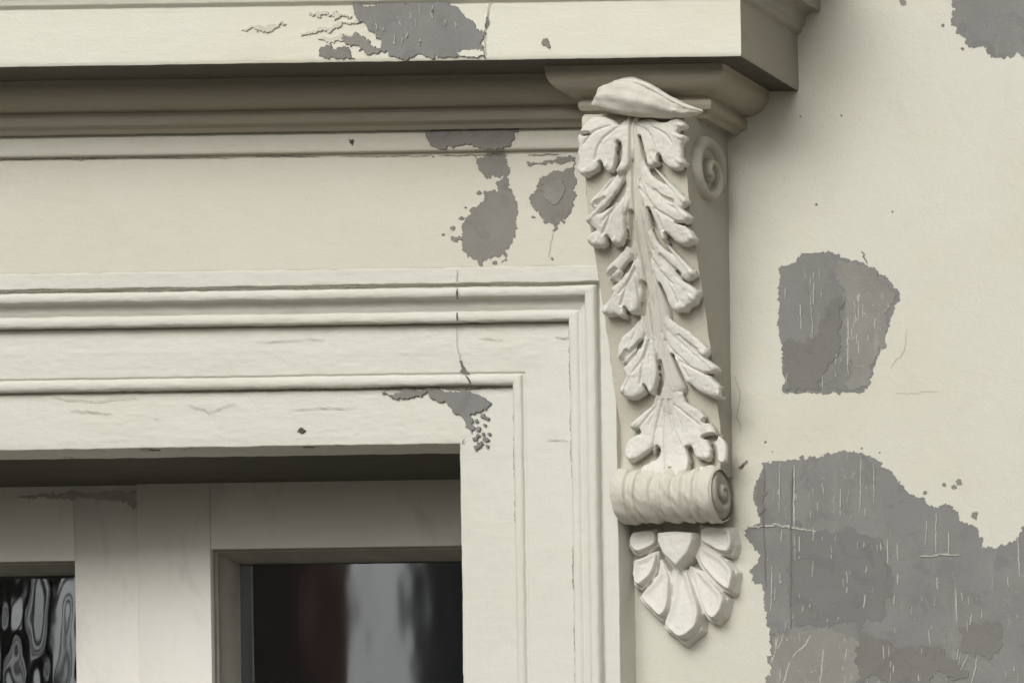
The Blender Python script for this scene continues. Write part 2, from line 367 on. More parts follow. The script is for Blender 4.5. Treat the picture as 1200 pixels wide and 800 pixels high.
# ------------------------------------------------------------------ door surround: frieze, architrave
sur = empty('door_surround', (0, 0, 0))
tag(sur, 'white moulded door surround with flaked paint framing the pair of glazed doors', 'door frame')
def mm(l): return [(a / 1000, b / 1000) for a, b in l]
ARCH = mm([(-1, -40), (-1, 3), (0, 8), (10, 8.6), (64, 8), (64.6, 5.5), (66.6, 5.5), (66.3, 15)] + arc((72, 15), 5.5, 180, 0, 8, 3.2)[1:] + [(78, 14.2), (79.5, 13), (81, 15.4), (110, 16), (136.8, 15.5), (137.2, 12.5), (138.8, 12.5), (138.4, 25)]
          + arc((143.5, 25), 5.5, 180, 20, 7, 3)[1:] + [(150, 24)] + [(151 + 12 * math.sin(t), 26 + 8.5 * (1 - math.cos(t))) for t in np.linspace(.2, 1.5, 7)]
          + [(163.2, 37.5)] + arc((169, 37), 6, 170, 0, 8, 3.6)[1:] + [(175.5, 36.5), (176.3, 29), (179.6, 29), (180, 37.5), (198, 38), (198.2, 0)])
PR = profile(ARCH, .0008, .0016)      # (s outward, h proud)
_s = np.linspace(-.002, .1985, 401); _o = np.argsort(PR[:-1, 0], kind='stable'); _h = np.interp(_s, PR[:-1, 0][_o], PR[:-1, 1][_o])
_k = np.hanning(15); _h2 = np.convolve(np.pad(_h, 7, mode='edge'), _k / _k.sum(), 'valid')
PRJ = PR.copy(); _in = (PR[:, 0] > .012) & (PR[:, 0] < .19); PRJ[_in, 1] = np.interp(PR[_in, 0], _s, _h2)
def xsteps(a, b, d=.0035): return np.linspace(0, 1, max(3, int(abs(b - a) / d)))
t = np.linspace(0, 1, 300)
G = np.zeros((len(PR), len(t), 3))
for i, (s, h) in enumerate(PR):
    if i >= 0:
        G[i, :, 0] = (XINL - s) + (XIN + s - XINL + s) * t; G[i, :, 1] = -h; G[i, :, 2] = ZIN + s
def edge_wear(G, seed):
    G = rough(G, seed, .0006, .0006)
    return G
Gh = edge_wear(G, 1)
grid('architrave_head', Gh, M_trim, sur, flip=False, sharp=50)
t = np.linspace(0, 1, 420)
for sgn, X0 in ((1, XIN), (-1, XINL)):
    G = np.zeros((len(PR), len(t), 3)); 
    for i, (s, h) in enumerate(PR):
        bl = np.clip(t / .12, 0, 1) * .45
        G[i, :, 0] = X0 + sgn * s; G[i, :, 1] = -(h * (1 - bl) + PRJ[i, 1] * bl); G[i, :, 2] = (ZIN + s) - (ZIN + s - .95) * t
    G = edge_wear(G, 1)
    # the vertical steps are nearly filled with paint: soften them
    grid('architrave_jamb', G, M_trim, sur, flip=(sgn < 0), sharp=50)
# frieze panel above
ZF1 = P(690, 175, -.038)[2]; ZF0 = ZIN + .198
ZT1 = P(690, 142, -.042)[2]
fr = profile([(ZF0 - .0003, 0.0), (ZF0, .0362), (ZF1 + .002, .036)], .0008, .003)
X1 = XIN + .1975
def strip(name, pts, x0, x1, mat, parent, seed, step=.004, cap=True, nz=1):
    """pts: (z, h); runs along x, closed at the right end with a return to the wall"""
    n = int((x1 - x0) / step); xs = np.linspace(x0, x1, n); G = np.zeros((len(pts), n + 3, 3))
    for i, (z, h) in enumerate(pts):
        G[i, :n, 0] = xs; G[i, n:, 0] = x1
        G[i, :, 1] = -h; G[i, n, 1] = -h * .7; G[i, n + 1, 1] = -h * .3; G[i, n + 2, 1] = .004
        G[i, :, 2] = z
    return grid(name, rough(G, seed, .00018, .00014), mat, parent, sharp=40)
strip('frieze', fr, XLEFT, X1, M_frieze, sur, 11)
tn = profile([(ZF1 - .0005, .030), (ZF1, .0425), (ZF1 + .003, .0435), (ZT1 - .001, .0432), (ZT1 + .003, .0432)], .0009, .003)
strip('taenia', tn, XLEFT, X1 + .002, M_frieze, sur, 12)
YF = -.0364
# bare patches on the frieze
flake('bare_patch', [(498, 154), (505, 151), (520, 150), (535, 153), (545, 156), (553, 148), (605, 147), (603, 162), (592, 172), (560, 173), (545, 168), (530, 164), (536, 171), (510, 172)], -.0446, M_greyw, sur, seed=40, h=.0004)
flake('bare_patch', [(557, 181), (592, 181), (594, 192), (597, 202), (590, 205), (588, 212), (583, 207), (570, 210), (560, 198)], YF, M_greyw, sur, seed=41)
flake('bare_patch', [(586, 212), (592, 205), (600, 222), (604, 235), (604, 268), (597, 290), (590, 296), (575, 305), (566, 306), (565, 312), (556, 304), (550, 300), (541, 286), (545, 262), (553, 243), (562, 240), (567, 224), (584, 224)], YF, M_greyw, sur, seed=42, h=.0003)
flake('bare_patch', [(626, 246), (626, 225), (632, 212), (645, 203), (655, 200), (674, 190), (676, 212), (671, 235), (668, 250), (660, 256), (662, 262), (655, 262), (648, 271), (646, 262), (638, 262)], YF, M_greyw, sur, seed=43, h=.0004)
flake('bare_patch', [(617, 189), (650, 187), (673, 184), (674, 190), (655, 192), (620, 195)], YF, M_greyw, sur, seed=44)
flake('scraped_patch', [(634, 215), (650, 210), (660, 216), (656, 235), (648, 240), (640, 234)], YF - .0008, M_grey3, sur, h=.0004, seed=45, amp=.003)
flake('bare_patch', [(592, 290), (597, 288), (594, 306), (587, 308)], YF, M_greyw, sur, seed=46)
for k, (a, b, rr) in enumerate([(531, 267, 3), (541, 255, 3), (561, 226, 3), (519, 275, 2), (533, 281, 4), (539, 279, 4), (625, 254, 2), (647, 303, 2), (580, 308, 3), (508, 184, 1.3), (546, 243, 1.5)]):
    pts = [(a + rr * math.cos(q) * random.uniform(.6, 1.5), b + rr * math.sin(q) * random.uniform(.4, 1.0)) for q in np.linspace(0, 6.28, 8)[:-1]]
    flake('chip', pts, YF, M_greyw, sur, h=.0006, seed=60 + k, n=3)
flake('chip', [(409, 163), (414, 164), (413, 170), (410, 168)], -.0446, M_crack, sur, seed=50, n=3)
crack([(0, 322), (200, 320), (400, 317), (560, 314), (690, 312)], YF - .0003, 1.0, M_hair, sur, 51, 'joint', h=.0004, jit=.0002)
crack([(643, 302), (645, 290), (648, 272)], YF, .8, M_hair, sur, 52)
# bare corner of the architrave and its cracks
YA = -.0102
flake('bare_patch', [(512, 459), (525, 460), (545, 456), (562, 463), (575, 471), (566, 480), (552, 484), (553, 492), (556, 500), (552, 507), (545, 500), (543, 490), (530, 478), (522, 470), (515, 464)], YA, M_grey, sur, seed=70, h=.0003)
flake('bare_patch', [(448, 462), (470, 459), (490, 458), (516, 460), (524, 466), (510, 468), (490, 464), (470, 466)], YA, M_greyw, sur, seed=71, h=.0004)
for k, (a, b, rr) in enumerate([(558, 493, 3), (565, 487, 3), (571, 490, 2.5), (561, 503, 3), (568, 498, 2), (556, 514, 3), (562, 520, 4), (569, 515, 3), (573, 508, 2), (558, 524, 3), (571, 523, 2), (560, 510, 2), (566, 508, 2)]):
    pts = [(a + rr * math.cos(q) * random.uniform(.5, 1.6), b + rr * math.sin(q) * random.uniform(.5, 1.3)) for q in np.linspace(0, 6.28, 8)[:-1]]
    flake('chip', pts, YA, M_grey, sur, h=.0006, seed=90 + k, n=3)
flake('chip', [(538, 424), (541, 422), (545, 432), (548, 437), (539, 436)], -.0175, M_greyw, sur, seed=110, n=3)
flake('chip', [(347, 505), (354, 501), (358, 504), (352, 507)], YA, M_crack, sur, seed=111, n=3)
crack([(536, 380), (535, 400), (539, 424), (546, 436)], -.0175, .8, M_hair, sur, 112)
crack([(545, 440), (550, 446), (553, 453)], -.0192, 1.6, M_crack, sur, 113)
crack([(536, 316), (535, 333)], -.0388, 1.2, M_hair, sur, 114)
crack([(536, 338), (535, 350)], -.0412, 1.8, M_crack, sur, 115)
crack([(536, 366), (536, 376)], -.0285, 1.8, M_crack, sur, 116)
crack([(545, 514), (541, 520)], YA, 1.0, M_crack, sur, 118)
for (pp, yy) in ([[(60, 466), (110, 470), (160, 466)], YA], [[(220, 474), (245, 482), (275, 471)], YA], [[(560, 396), (590, 398)], -.0175], [[(640, 515), (665, 517)], -.0175], [[(300, 400), (380, 397)], -.0175], [[(340, 480), (420, 476)], YA], [[(80, 480), (130, 484)], YA], [[(180, 492), (186, 491)], YA], [[(650, 395), (668, 396)], -.0175]):
    crack(pp, yy, .9, M_hair, sur, int(pp[0][0]))
# shadow lines, mixed with grime, painted along the foot of the mouldings
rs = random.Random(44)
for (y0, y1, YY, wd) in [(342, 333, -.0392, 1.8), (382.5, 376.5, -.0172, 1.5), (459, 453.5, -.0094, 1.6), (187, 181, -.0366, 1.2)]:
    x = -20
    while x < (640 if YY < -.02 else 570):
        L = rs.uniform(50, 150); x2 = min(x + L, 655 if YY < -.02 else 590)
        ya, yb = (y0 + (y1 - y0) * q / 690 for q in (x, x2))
        if x2 - x > 15: crack([(x, ya), ((x + x2) / 2, (ya + yb) / 2 + rs.uniform(-.5, .5)), (x2, yb)], YY, wd * rs.uniform(.6, 1.2), M_shade_grime, sur, int(x) + 500, 'grime_shadow_line', h=.0003, jit=.0004)
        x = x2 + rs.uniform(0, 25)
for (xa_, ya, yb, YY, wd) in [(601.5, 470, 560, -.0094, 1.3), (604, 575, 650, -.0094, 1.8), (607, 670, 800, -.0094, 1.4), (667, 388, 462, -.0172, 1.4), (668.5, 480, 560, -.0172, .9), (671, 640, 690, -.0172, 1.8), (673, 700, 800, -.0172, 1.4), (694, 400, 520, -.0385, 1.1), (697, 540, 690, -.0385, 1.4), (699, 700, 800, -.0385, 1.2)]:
    crack([(xa_, ya), (xa_ + (yb - ya) * .007, (ya + yb) / 2), (xa_ + (yb - ya) * .015, yb)], YY, wd, M_shade_grime, sur, ya, 'grime_shadow_line', h=.0003, jit=.0004)
# flat lining of the reveal behind the architrave
box('reveal_lining', (XINL - .011, -.004, ZIN - .0005), (XIN + .011, YD + .05, ZIN + .012), M_soffit, sur)  # underside of the head shares the shade-darkened soffit colour
box('reveal_lining', (XIN, -.004, .95), (XIN + .0105, YD + .05, ZIN - .001), M_door, sur)
box('reveal_lining', (XINL - .0105, -.004, .95), (XINL, YD + .05, ZIN - .001), M_door, sur)

# ------------------------------------------------------------------ cornice
cor = empty('cornice', (0, 0, P(868, 66, -.147)[2]))
tag(cor, 'projecting white cornice along the top with a grey bare patch on its face', 'cornice')
FX = P(868, 40, -.147)[0]; XC = FX - .147
Z0 = P(868, 66, -.147)[2]; ZT = P(868, -1, -.147)[2]
pz = [(.080, Z0 + .0002), (.1465, Z0), (.1475, Z0 + .004), (.147, ZT - .003), (.1465, ZT), (.152, ZT + .003), (.153, ZT + .009), (.156, ZT + .012), (.157, ZT + .022), (.162, ZT + .026), (.174, ZT + .027), (.1745, ZT + .042), (.177, ZT + .046), (.180, ZT + .06), (.188, ZT + .075), (.203, ZT + .088), (.206, ZT + .091), (.206, ZT + .105), (.10, ZT + .118), (.0, ZT + .13)]
pr = profile(pz, .0011, .0035)
def cornice_sweep(pr, name, mat, seed, xl, parent, rot=.004):
    n = int((FX - xl) / .005); G = np.zeros((len(pr), n + 34, 3))
    for i, (p, z) in enumerate(pr):
        G[i, :n, 0] = np.linspace(xl, XC + p, n); G[i, :n, 1] = -p
        G[i, n:, 0] = XC + p; G[i, n:, 1] = -p * (1 - np.linspace(.02, 1, 34)) + .003 * np.linspace(0, 1, 34)
        G[i, :, 2] = z
    G = rough(G, seed, .0003, .0003)
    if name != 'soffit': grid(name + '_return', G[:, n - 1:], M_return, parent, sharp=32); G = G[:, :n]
    return grid(name, G, mat, parent, sharp=32)
# lower face split from the crown
i0 = next(i for i, q in enumerate(pr) if q[1] > ZT - .0005)
k0 = next(i for i, q in enumerate(pr) if q[0] > .1455)
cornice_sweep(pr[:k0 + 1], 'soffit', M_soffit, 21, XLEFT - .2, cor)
cornice_sweep(pr[k0:i0 + 1], 'fascia', M_fascia, 21, XLEFT - .2, cor)
cornice_sweep(pr[i0:], 'crown_moulding', M_fascia, 21, XLEFT - .2, cor)
# bed moulding with its break over the bracket
XL = P(638, 78, -.118)[0]; XR = P(847, 78, -.118)[0]; ZB = P(847, 78, -.118)[2]; ZE = P(690, 142, -.040)[2]
HB = ZB - ZE
bm_ = [(-.001, 0.004), (0, -.0005)] + [( .027 * (1 - math.cos(q)), -.002 - .024 * math.sin(q)) for q in np.linspace(0.1, 1.45, 9)] + [(.0285, -.0262), (.029, -.0295), (.0262, -.031), (.0255, -.036), (.0275, -.0412), (.0345, -.044)]
bm_ += [(.0385, -.047 - .002), (.0392, -HB + .014)] + [(.044 - .005 * math.cos(q), -HB + .007 - .006 * math.sin(q)) for q in np.linspace(-1.2, 1.4, 7)] + [(.0455, -HB + .0002), (.060, -HB + .0001)]
bp = profile(bm_, .0006, .0018)
segs = 0
def bed(bp):
    n1 = int((XL - XLEFT + .2) / .005); rows = []
    for (tt, dz) in bp:
        a = [(x, -(.087 - tt)) for x in np.linspace(XLEFT - .2, XL + tt, n1)]
        b = [(XL + tt, y) for y in np.linspace(-(.087 - tt), -(.118 - tt), 9)[1:]]
        c = [(x, -(.118 - tt)) for x in np.linspace(XL + tt, XR - tt, 60)[1:]]
        d = [(XR - tt, y) for y in np.linspace(-(.118 - tt), .003, 30)[1:]]
        rows.append([(x, y, ZB + dz) for x, y in a + b + c + d])
    return np.array(rows)
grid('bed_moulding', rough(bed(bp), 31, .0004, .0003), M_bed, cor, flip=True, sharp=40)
# patches on the fascia
YP = -.1488
flake('bare_patch', [(416, 3), (415, 15), (420, 27), (435, 37), (447, 50), (460, 65.5), (480, 67), (500, 66.5), (520, 67), (535, 66.5), (552, 61), (567, 61), (568, 37), (557, 30), (545, 20), (532, 7), (522, 0), (470, 0)], YP, M_grey, cor, seed=120, h=.0003)
flake('bare_patch', [(374, 66), (378, 55), (388, 52), (402, 54), (410, 60), (415, 68), (395, 69)], YP, M_greyw, cor, seed=121)
flake('scraped_patch', [(400, 40), (415, 38), (428, 44), (440, 55), (444, 62), (430, 64), (420, 60), (405, 52)], YP, M_grey3, cor, seed=122, amp=.003, h=.0003)
flake('paint_flake', [(535, 61), (552, 59), (567, 60), (567, 65), (545, 66), (538, 65)], YP - .0008, M_fascia, cor, seed=123, h=.0003)
flake('chip', [(637, 45), (642, 47), (645, 55), (640, 54)], YP, M_greyw, cor, seed=124, n=4)
flake('chip', [(387, 0), (395, 1), (393, 4)], YP, M_crack, cor, seed=125, n=4)
crack([(576, -2), (570, 25), (568, 64)], YP, 1.4, M_hair, cor, 126, jit=.0008)
crack([(571, 20), (569, 33)], YP, 3, M_greyw, cor, 127)
M_smear = painted('weathered_smear', (.60, .575, .48), (.52, .50, .42), (.25, .23, .18), .7, .8)
for k, (a, b, c, d) in enumerate([(283, 36, 335, 28), (352, 40, 420, 24), (372, 46, 418, 42), (362, 16, 412, 19)]):
    n_ = 7; up = [(a + (c - a) * i / n_, b + (d - b) * i / n_ - (1 + 3.4 * math.sin(math.pi * i / n_)) * random.uniform(.2, 1)) for i in range(n_ + 1)]
    lo = [(x, y + (2 + 7 * math.sin(math.pi * i / n_)) * random.uniform(.3, 1)) for i, (x, y) in enumerate(up)]
    flake('weathered_patch', up + lo[::-1], YP, M_smear, cor, h=.0001, seed=400 + k, amp=.0015)
rs = random.Random(9)
for k in range(30):
    a = rs.uniform(425, 560); b = rs.uniform(4, 50)
    if a > 540 - (30 - b) * .8 or a < 418 + b * .8: continue
    crack([(a, b), (a + rs.uniform(-1, 1), b + rs.uniform(4, 12))], YP - .0012, rs.uniform(.6, 1.6), M_scratch, cor, 300 + k, 'scratch')
crack([(568, 66), (569, 68)], YP, 2, M_crack, cor, 129)

# ------------------------------------------------------------------ carved bracket
BXR = P(853, 200, 0)[0]; BXL = P(735.5, 200, 0)[0]; BW = BXR - BXL
br = empty('carved_bracket', ((BXL + BXR) / 2, 0, P(790, 748, 0)[2]))
tag(br, 'white carved acanthus leaf bracket with scroll and shell end under the cornice corner', 'bracket')
ZTOP = ZB - HB - .0      # bracket body top, at the bed moulding's underside
prof_px = [(140, .109), (150, .111), (200, .104), (250, .098), (300, .082), (350, .067), (400, .053), (450, .042), (500, .029), (540, .028), (560, .034)]
pzz = [P(800, y, -d)[2] for y, d in prof_px]; pdd = [d for y, d in prof_px]
_zi = np.array(pzz[::-1]); _di = np.array(pdd[::-1])
def depth0(z):
    return np.interp(z, _zi, _di)
_zz = np.linspace(_zi[0], _zi[-1], 400); _dd = depth0(_zz); ker = np.hanning(41); ker /= ker.sum()
_ds = np.convolve(np.pad(_dd, 20, mode='edge'), ker, 'valid')
def depth(z): return np.interp(z, _zz, _ds)
ZBOT = P(850, 556, -.02)[2]
ZV = P(800, 145, -.10)[2]
# solid body
zs = np.linspace(ZBOT, ZV, 200); pts = [(-.004, ZBOT)] + [(-0.0, ZBOT)]
prof = [(float(depth(z)), float(z)) for z in zs]
# roll over at the top
dt = float(depth(ZV)); 
prof += [(dt - .010 * (1 - math.cos(q)), ZV + .012 * math.sin(q)) for q in np.linspace(.15, 1.57, 8)] + [(0.05, ZV + .013), (-.003, ZV + .013)]
prof = [(-.003, ZBOT)] + prof
nX = 40; G = np.zeros((len(prof), nX, 3))
for i, (d, z) in enumerate(prof):
    G[i, :, 0] = np.linspace(BXL, BXR, nX); G[i, :, 1] = -d; G[i, :, 2] = z
Gb = rough(G, 41, .0005, .0004)
grid('body', Gb, M_body, br, flip=False, sharp=50)
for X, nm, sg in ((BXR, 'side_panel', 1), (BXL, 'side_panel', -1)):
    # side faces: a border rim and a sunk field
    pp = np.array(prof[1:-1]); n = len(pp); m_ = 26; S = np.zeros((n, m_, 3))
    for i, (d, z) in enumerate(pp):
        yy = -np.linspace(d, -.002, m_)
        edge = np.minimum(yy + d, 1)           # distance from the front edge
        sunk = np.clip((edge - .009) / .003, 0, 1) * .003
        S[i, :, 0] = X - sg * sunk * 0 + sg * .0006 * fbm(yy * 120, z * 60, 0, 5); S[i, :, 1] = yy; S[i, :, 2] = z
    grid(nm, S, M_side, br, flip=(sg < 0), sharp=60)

# volutes on the sides: a raised spiral band with an eye
def volute(X, sg, cy, cz, R0, turns, band, proud, mat, name, parent, ratio=.36, a0=90):
    N = 110; m_ = 9; G = np.zeros((N, m_, 3))
    for i in range(N):
        q = i / (N - 1); a = R(a0) - sg * 0 + q * turns * 2 * math.pi; rr = R0 * (1 - q) + R0 * ratio * .42 * q
        bw = band * (1 - .55 * q) * min(1, .25 + q * 9)
        for j in range(m_):
            c = j / (m_ - 1); th = math.pi * c
            rad = rr + bw * (.5 - c) ; h = proud * min(1, .1 + q * 9) * math.sin(th) ** .6 * (1 + .3 * q) if 0 < j < m_ - 1 else -.002
            G[i, j] = (X + sg * h, cy + rad * math.cos(a), cz + rad * math.sin(a))
    G[..., 0] += .0003 * fbm(G[..., 1] * 200, G[..., 2] * 200, 0, 3)
    o = grid(name, G, mat, parent, flip=(sg > 0), sharp=60)
    return o
def disc(X, sg, cy, cz, rad, proud, mat, name, parent):
    V = []; N = 28; K = 6
    for k in range(K):
        th = k / (K - 1) * math.pi / 2; rr = rad * math.cos(th); h = proud * math.sin(th)
        V.append([(X + sg * (h if k else -.002), cy + rr * math.cos(2 * math.pi * i / N), cz + rr * math.sin(2 * math.pi * i / N)) for i in range(N)])
    return grid(name, np.array(V), mat, parent, wrap=True, flip=(sg < 0), sharp=60)
cV = P(829, 205, -.052)
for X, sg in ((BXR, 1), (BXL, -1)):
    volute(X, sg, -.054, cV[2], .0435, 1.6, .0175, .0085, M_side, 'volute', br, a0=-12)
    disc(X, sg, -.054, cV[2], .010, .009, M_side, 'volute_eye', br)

# ---- leaf relief: a height field over the curved face, cut into the leaves it is made of
RES = .00062; MX = .012
gx = np.arange(BXL - MX, BXR + MX, RES); gz = np.arange(ZBOT - .012, ZV + .014, RES)
GX, GZ = np.meshgrid(gx, gz)
H = np.zeros_like(GX); TOPH = np.zeros_like(GX); OWN = np.zeros(GX.shape, int)
def S(px, py, h):
    Y = -.08; h = h / 1000
    for _ in range(8):
        p = P(px, py, Y); Y = -(float(depth(p[2])) + h)
    p = P(px, py, Y); return p[0], p[2]
def seg_dist(p0, p1, X, Z):
    dx, dz = p1[0] - p0[0], p1[1] - p0[1]; L = dx * dx + dz * dz + 1e-12
    t = np.clip(((X - p0[0]) * dx + (Z - p0[1]) * dz) / L, 0, 1)
    return np.hypot(X - p0[0] - t * dx, Z - p0[1] - t * dz), t
def curve(pts, n=7):
    """Catmull-Rom through (px, py, radius, height)"""
    p = [np.array(q, float) for q in pts]
    if len(p) < 3: return p
    p = [2 * p[0] - p[1]] + p + [2 * p[-1] - p[-2]]; out = []
    for i in range(1, len(p) - 2):
        for k in range(n):
            t = k / n; a, b, c, d = p[i - 1:i + 3]
            out.append(.5 * (2 * b + (c - a) * t + (2 * a - 5 * b + 4 * c - d) * t * t + (3 * b - a - 3 * c + d) * t ** 3))
    out.append(p[-2]); return out
def field(X, Z, pts, xz, power):
    """height of a tapering lobe given as a swept dome"""
    c = curve(pts); best = np.zeros_like(X)
    w = [(*xz(q[0], q[1], q[3]), max(q[2], .3) / 1000, q[3] / 1000) for q in c]
    for a, b in zip(w[:-1], w[1:]):
        rm = max(a[2], b[2]); x0, x1 = min(a[0], b[0]) - rm, max(a[0], b[0]) + rm; z0, z1 = min(a[1], b[1]) - rm, max(a[1], b[1]) + rm
        ji = slice(np.searchsorted(X[0], x0), np.searchsorted(X[0], x1) + 1); ii = slice(np.searchsorted(Z[:, 0], z0), np.searchsorted(Z[:, 0], z1) + 1)
        xx, zz = X[ii, ji], Z[ii, ji]
        if xx.size == 0: continue
        d, t = seg_dist(a, b, xx, zz); rr = a[2] + (b[2] - a[2]) * t; hh = a[3] + (b[3] - a[3]) * t
        q = np.clip(d / rr, 0, 1); v = hh * (1 - q ** power) ** (1 / 2.0)
        best[ii, ji] = np.maximum(best[ii, ji], v)
    return best
def lobe(own, pts, power=3.0):
    global H, OWN
    f = field(GX, GZ, pts, S, power)
    m = f > H; OWN[m] = own; H = np.maximum(H, f); mx = max(q[3] for q in pts) / 1000
    if own > 1: TOPH[m] = np.maximum(TOPH[m], min(mx, .012))
def cut(pts, keep=0.0, power=2.0, lim=None):
    """gouge: lowers the relief by the dome depth"""
    global H
    f = field(GX, GZ, [(a, b, c, 6) for a, b, c, d in pts], S, power) / .006
    dep = field(GX, GZ, pts, S, power)
    H = np.where(dep > 0, np.maximum(H - dep, keep / 1000), H)
# central stem: two ridges with a vein between, widening downwards
lobe(1, [(737, 138, 4, 8), (738, 200, 7.5, 8), (742, 260, 10, 8), (755, 330, 12, 8), (765, 400, 13.5, 8.5), (777, 450, 15, 9), (783, 480, 18, 10)], 2.6)
lobe(1, [(745, 138, 4, 8), (748, 200, 7.5, 8), (752, 260, 10, 8), (766, 330, 12, 8), (776, 400, 13.5, 8.5), (787, 450, 15, 9)], 2.6)
# tier tables (px, py, radius, height)
def sdf(poly, X, Z):
    """signed distance, positive inside"""
    d = np.full(X.shape, 1e9); ins = np.zeros(X.shape, bool); n = len(poly)
    for i in range(n):
        a, b = poly[i], poly[(i + 1) % n]
        q, _ = seg_dist(a, b, X, Z); d = np.minimum(d, q)
        c = ((a[1] > Z) != (b[1] > Z)) & (X < (b[0] - a[0]) * (Z - a[1]) / ((b[1] - a[1]) or 1e-12) + a[0]); ins ^= c
    return np.where(ins, d, -d)
LW = .0006 * fbm(GX * 120, GZ * 120, 0, 61, 2)
def blade(own, root, h0, h1, poly, edge=.0065):
    """a leaf blade: outline traced, low at its root and lifting to its tips"""
    global H, OWN
    far = max(math.hypot(a - root[0], b - root[1]) for a, b in poly)
    w = []
    for a, b in poly:
        t = math.hypot(a - root[0], b - root[1]) / far; w.append(S(a, b, h0 + (h1 - h0) * min(1, t) ** .8))
    # rounded outline
    for _ in range(1):
        w = [q for i in range(len(w)) for q in ((w[i][0] * .84 + w[(i + 1) % len(w)][0] * .16, w[i][1] * .84 + w[(i + 1) % len(w)][1] * .16), (w[i][0] * .16 + w[(i + 1) % len(w)][0] * .84, w[i][1] * .16 + w[(i + 1) % len(w)][1] * .84))]
    x0 = min(q[0] for q in w) - .003; x1 = max(q[0] for q in w) + .003; z0 = min(q[1] for q in w) - .003; z1 = max(q[1] for q in w) + .003
    ji = slice(np.searchsorted(gx, x0), np.searchsorted(gx, x1) + 1); ii = slice(np.searchsorted(gz, z0), np.searchsorted(gz, z1) + 1)
    X, Z = GX[ii, ji], GZ[ii, ji]
    d = sdf(w, X, Z) + LW[ii, ji] + .0013
    r = S(root[0], root[1], h0); rf = max(math.hypot(q[0] - r[0], q[1] - r[1]) for q in w)
    t = np.clip(np.hypot(X - r[0], Z - r[1]) / rf, 0, 1)
    top = (h0 + (h1 - h0) * t ** .9) / 1000
    e = np.clip(d / edge, 0, 1); f = np.where(d > 0, (top - .0028) * np.sqrt(1 - (1 - np.clip(d / .0018, 0, 1)) ** 2) * .84 + (top * .16 + .0020) * np.sqrt(1 - (1 - e) ** 2), 0)
    h = H[ii, ji]; o = OWN[ii, ji]; m = f > h; o[m] = own; OWN[ii, ji] = o; H[ii, ji] = np.maximum(h, f); tp = TOPH[ii, ji]; tp[m] = top[m]; TOPH[ii, ji] = tp
    # each tip swells into a rounded lobe
    dd = [math.hypot(a - root[0], b - root[1]) for a, b in poly]; n = len(poly)
    for i in range(n):
        if dd[i] > .45 * far and dd[i] >= max(dd[i - 1], dd[(i + 1) % n]) - .01:
            a, b = poly[i]; ux, uz = (a - root[0]) / dd[i], (b - root[1]) / dd[i]; ht = h0 + (h1 - h0) * (dd[i] / far) ** .9
            p2 = (a - ux * 5.5, b - uz * 5.5); p1 = (a - ux * 14, b - uz * 14); p0 = (root[0] + (a - root[0]) * .35, root[1] + (b - root[1]) * .35)
            lobe(own, [(*p0, 1.5, ht * .6), (*p1, 4.0, ht * .9), (*p2, 4.6, ht + .9), (a - ux * 3.5, b - uz * 3.5, 3.6, ht + .7)], 3.0)
blade(2, (738, 140), 9, 17, [(741, 139), (732, 139), (724, 147), (718, 141), (705, 135), (690, 138), (680, 149), (676, 160), (677, 172), (675, 180), (677, 188), (674, 197), (680, 204), (690, 202), (698, 198), (702, 190), (706, 198), (714, 201), (720, 195), (721, 182), (719, 168), (722, 164), (727, 168), (728, 185), (722, 203), (733, 197), (739, 180), (741, 150)])
blade(3, (745, 143), 9, 17, [(744, 146), (750, 140), (762, 138), (777, 145), (786, 140), (794, 138), (802, 146), (790, 153), (794, 160), (801, 162), (796, 170), (797, 182), (799, 192), (792, 198), (783, 195), (777, 190), (771, 180), (768, 192), (760, 195), (754, 186), (749, 170), (746, 160)])
blade(4, (733, 190), 6, 14, [(731, 188), (720, 206), (711, 218), (696, 232), (691, 240), (698, 245), (707, 242), (714, 230), (723, 221), (733, 203)])
blade(4, (736, 210), 7, 18, [(737, 205), (731, 228), (720, 240), (711, 244), (702, 250), (690, 253), (685, 260), (694, 265), (699, 269), (689, 273), (686, 283), (694, 288), (706, 287), (712, 277), (718, 286), (726, 285), (731, 274), (729, 250), (734, 243), (740, 225), (740, 205)])
blade(5, (747, 175), 6, 14, [(747, 168), (754, 190), (764, 207), (782, 218), (793, 226), (803, 238), (795, 244), (784, 240), (774, 234), (764, 223), (754, 214), (746, 198)])
blade(5, (748, 198), 7, 18, [(746, 196), (759, 216), (774, 234), (789, 244), (803, 249), (806, 257), (797, 262), (809, 272), (811, 282), (799, 286), (789, 281), (782, 273), (778, 282), (771, 276), (763, 262), (756, 247), (748, 225)])
blade(6, (744, 275), 6, 14, [(744, 272), (732, 290), (722, 301), (710, 313), (708, 320), (714, 327), (722, 328), (727, 321), (726, 315), (737, 302), (745, 291)])
blade(6, (748, 295), 7, 18, [(748, 288), (737, 316), (724, 330), (715, 337), (718, 344), (712, 352), (703, 360), (706, 368), (720, 367), (727, 371), (733, 361), (739, 367), (745, 362), (748, 350), (746, 332), (751, 325), (754, 300)])
blade(7, (757, 258), 6, 14, [(754, 250), (762, 268), (770, 284), (780, 294), (795, 304), (807, 315), (812, 323), (803, 328), (792, 321), (780, 311), (768, 298), (756, 275)])
blade(7, (762, 290), 7, 18, [(758, 280), (780, 308), (792, 324), (807, 334), (817, 342), (813, 353), (804, 357), (800, 363), (788, 363), (781, 354), (777, 341), (771, 332), (760, 312)])
blade(8, (755, 370), 6, 15, [(755, 366), (740, 384), (728, 394), (722, 408), (724, 422), (735, 425), (741, 412), (745, 402), (756, 388)])
blade(8, (761, 380), 7, 19, [(761, 374), (752, 403), (740, 420), (729, 431), (732, 439), (735, 445), (730, 454), (726, 462), (738, 466), (750, 461), (756, 454), (761, 461), (768, 452), (769, 430), (766, 420), (770, 400)])
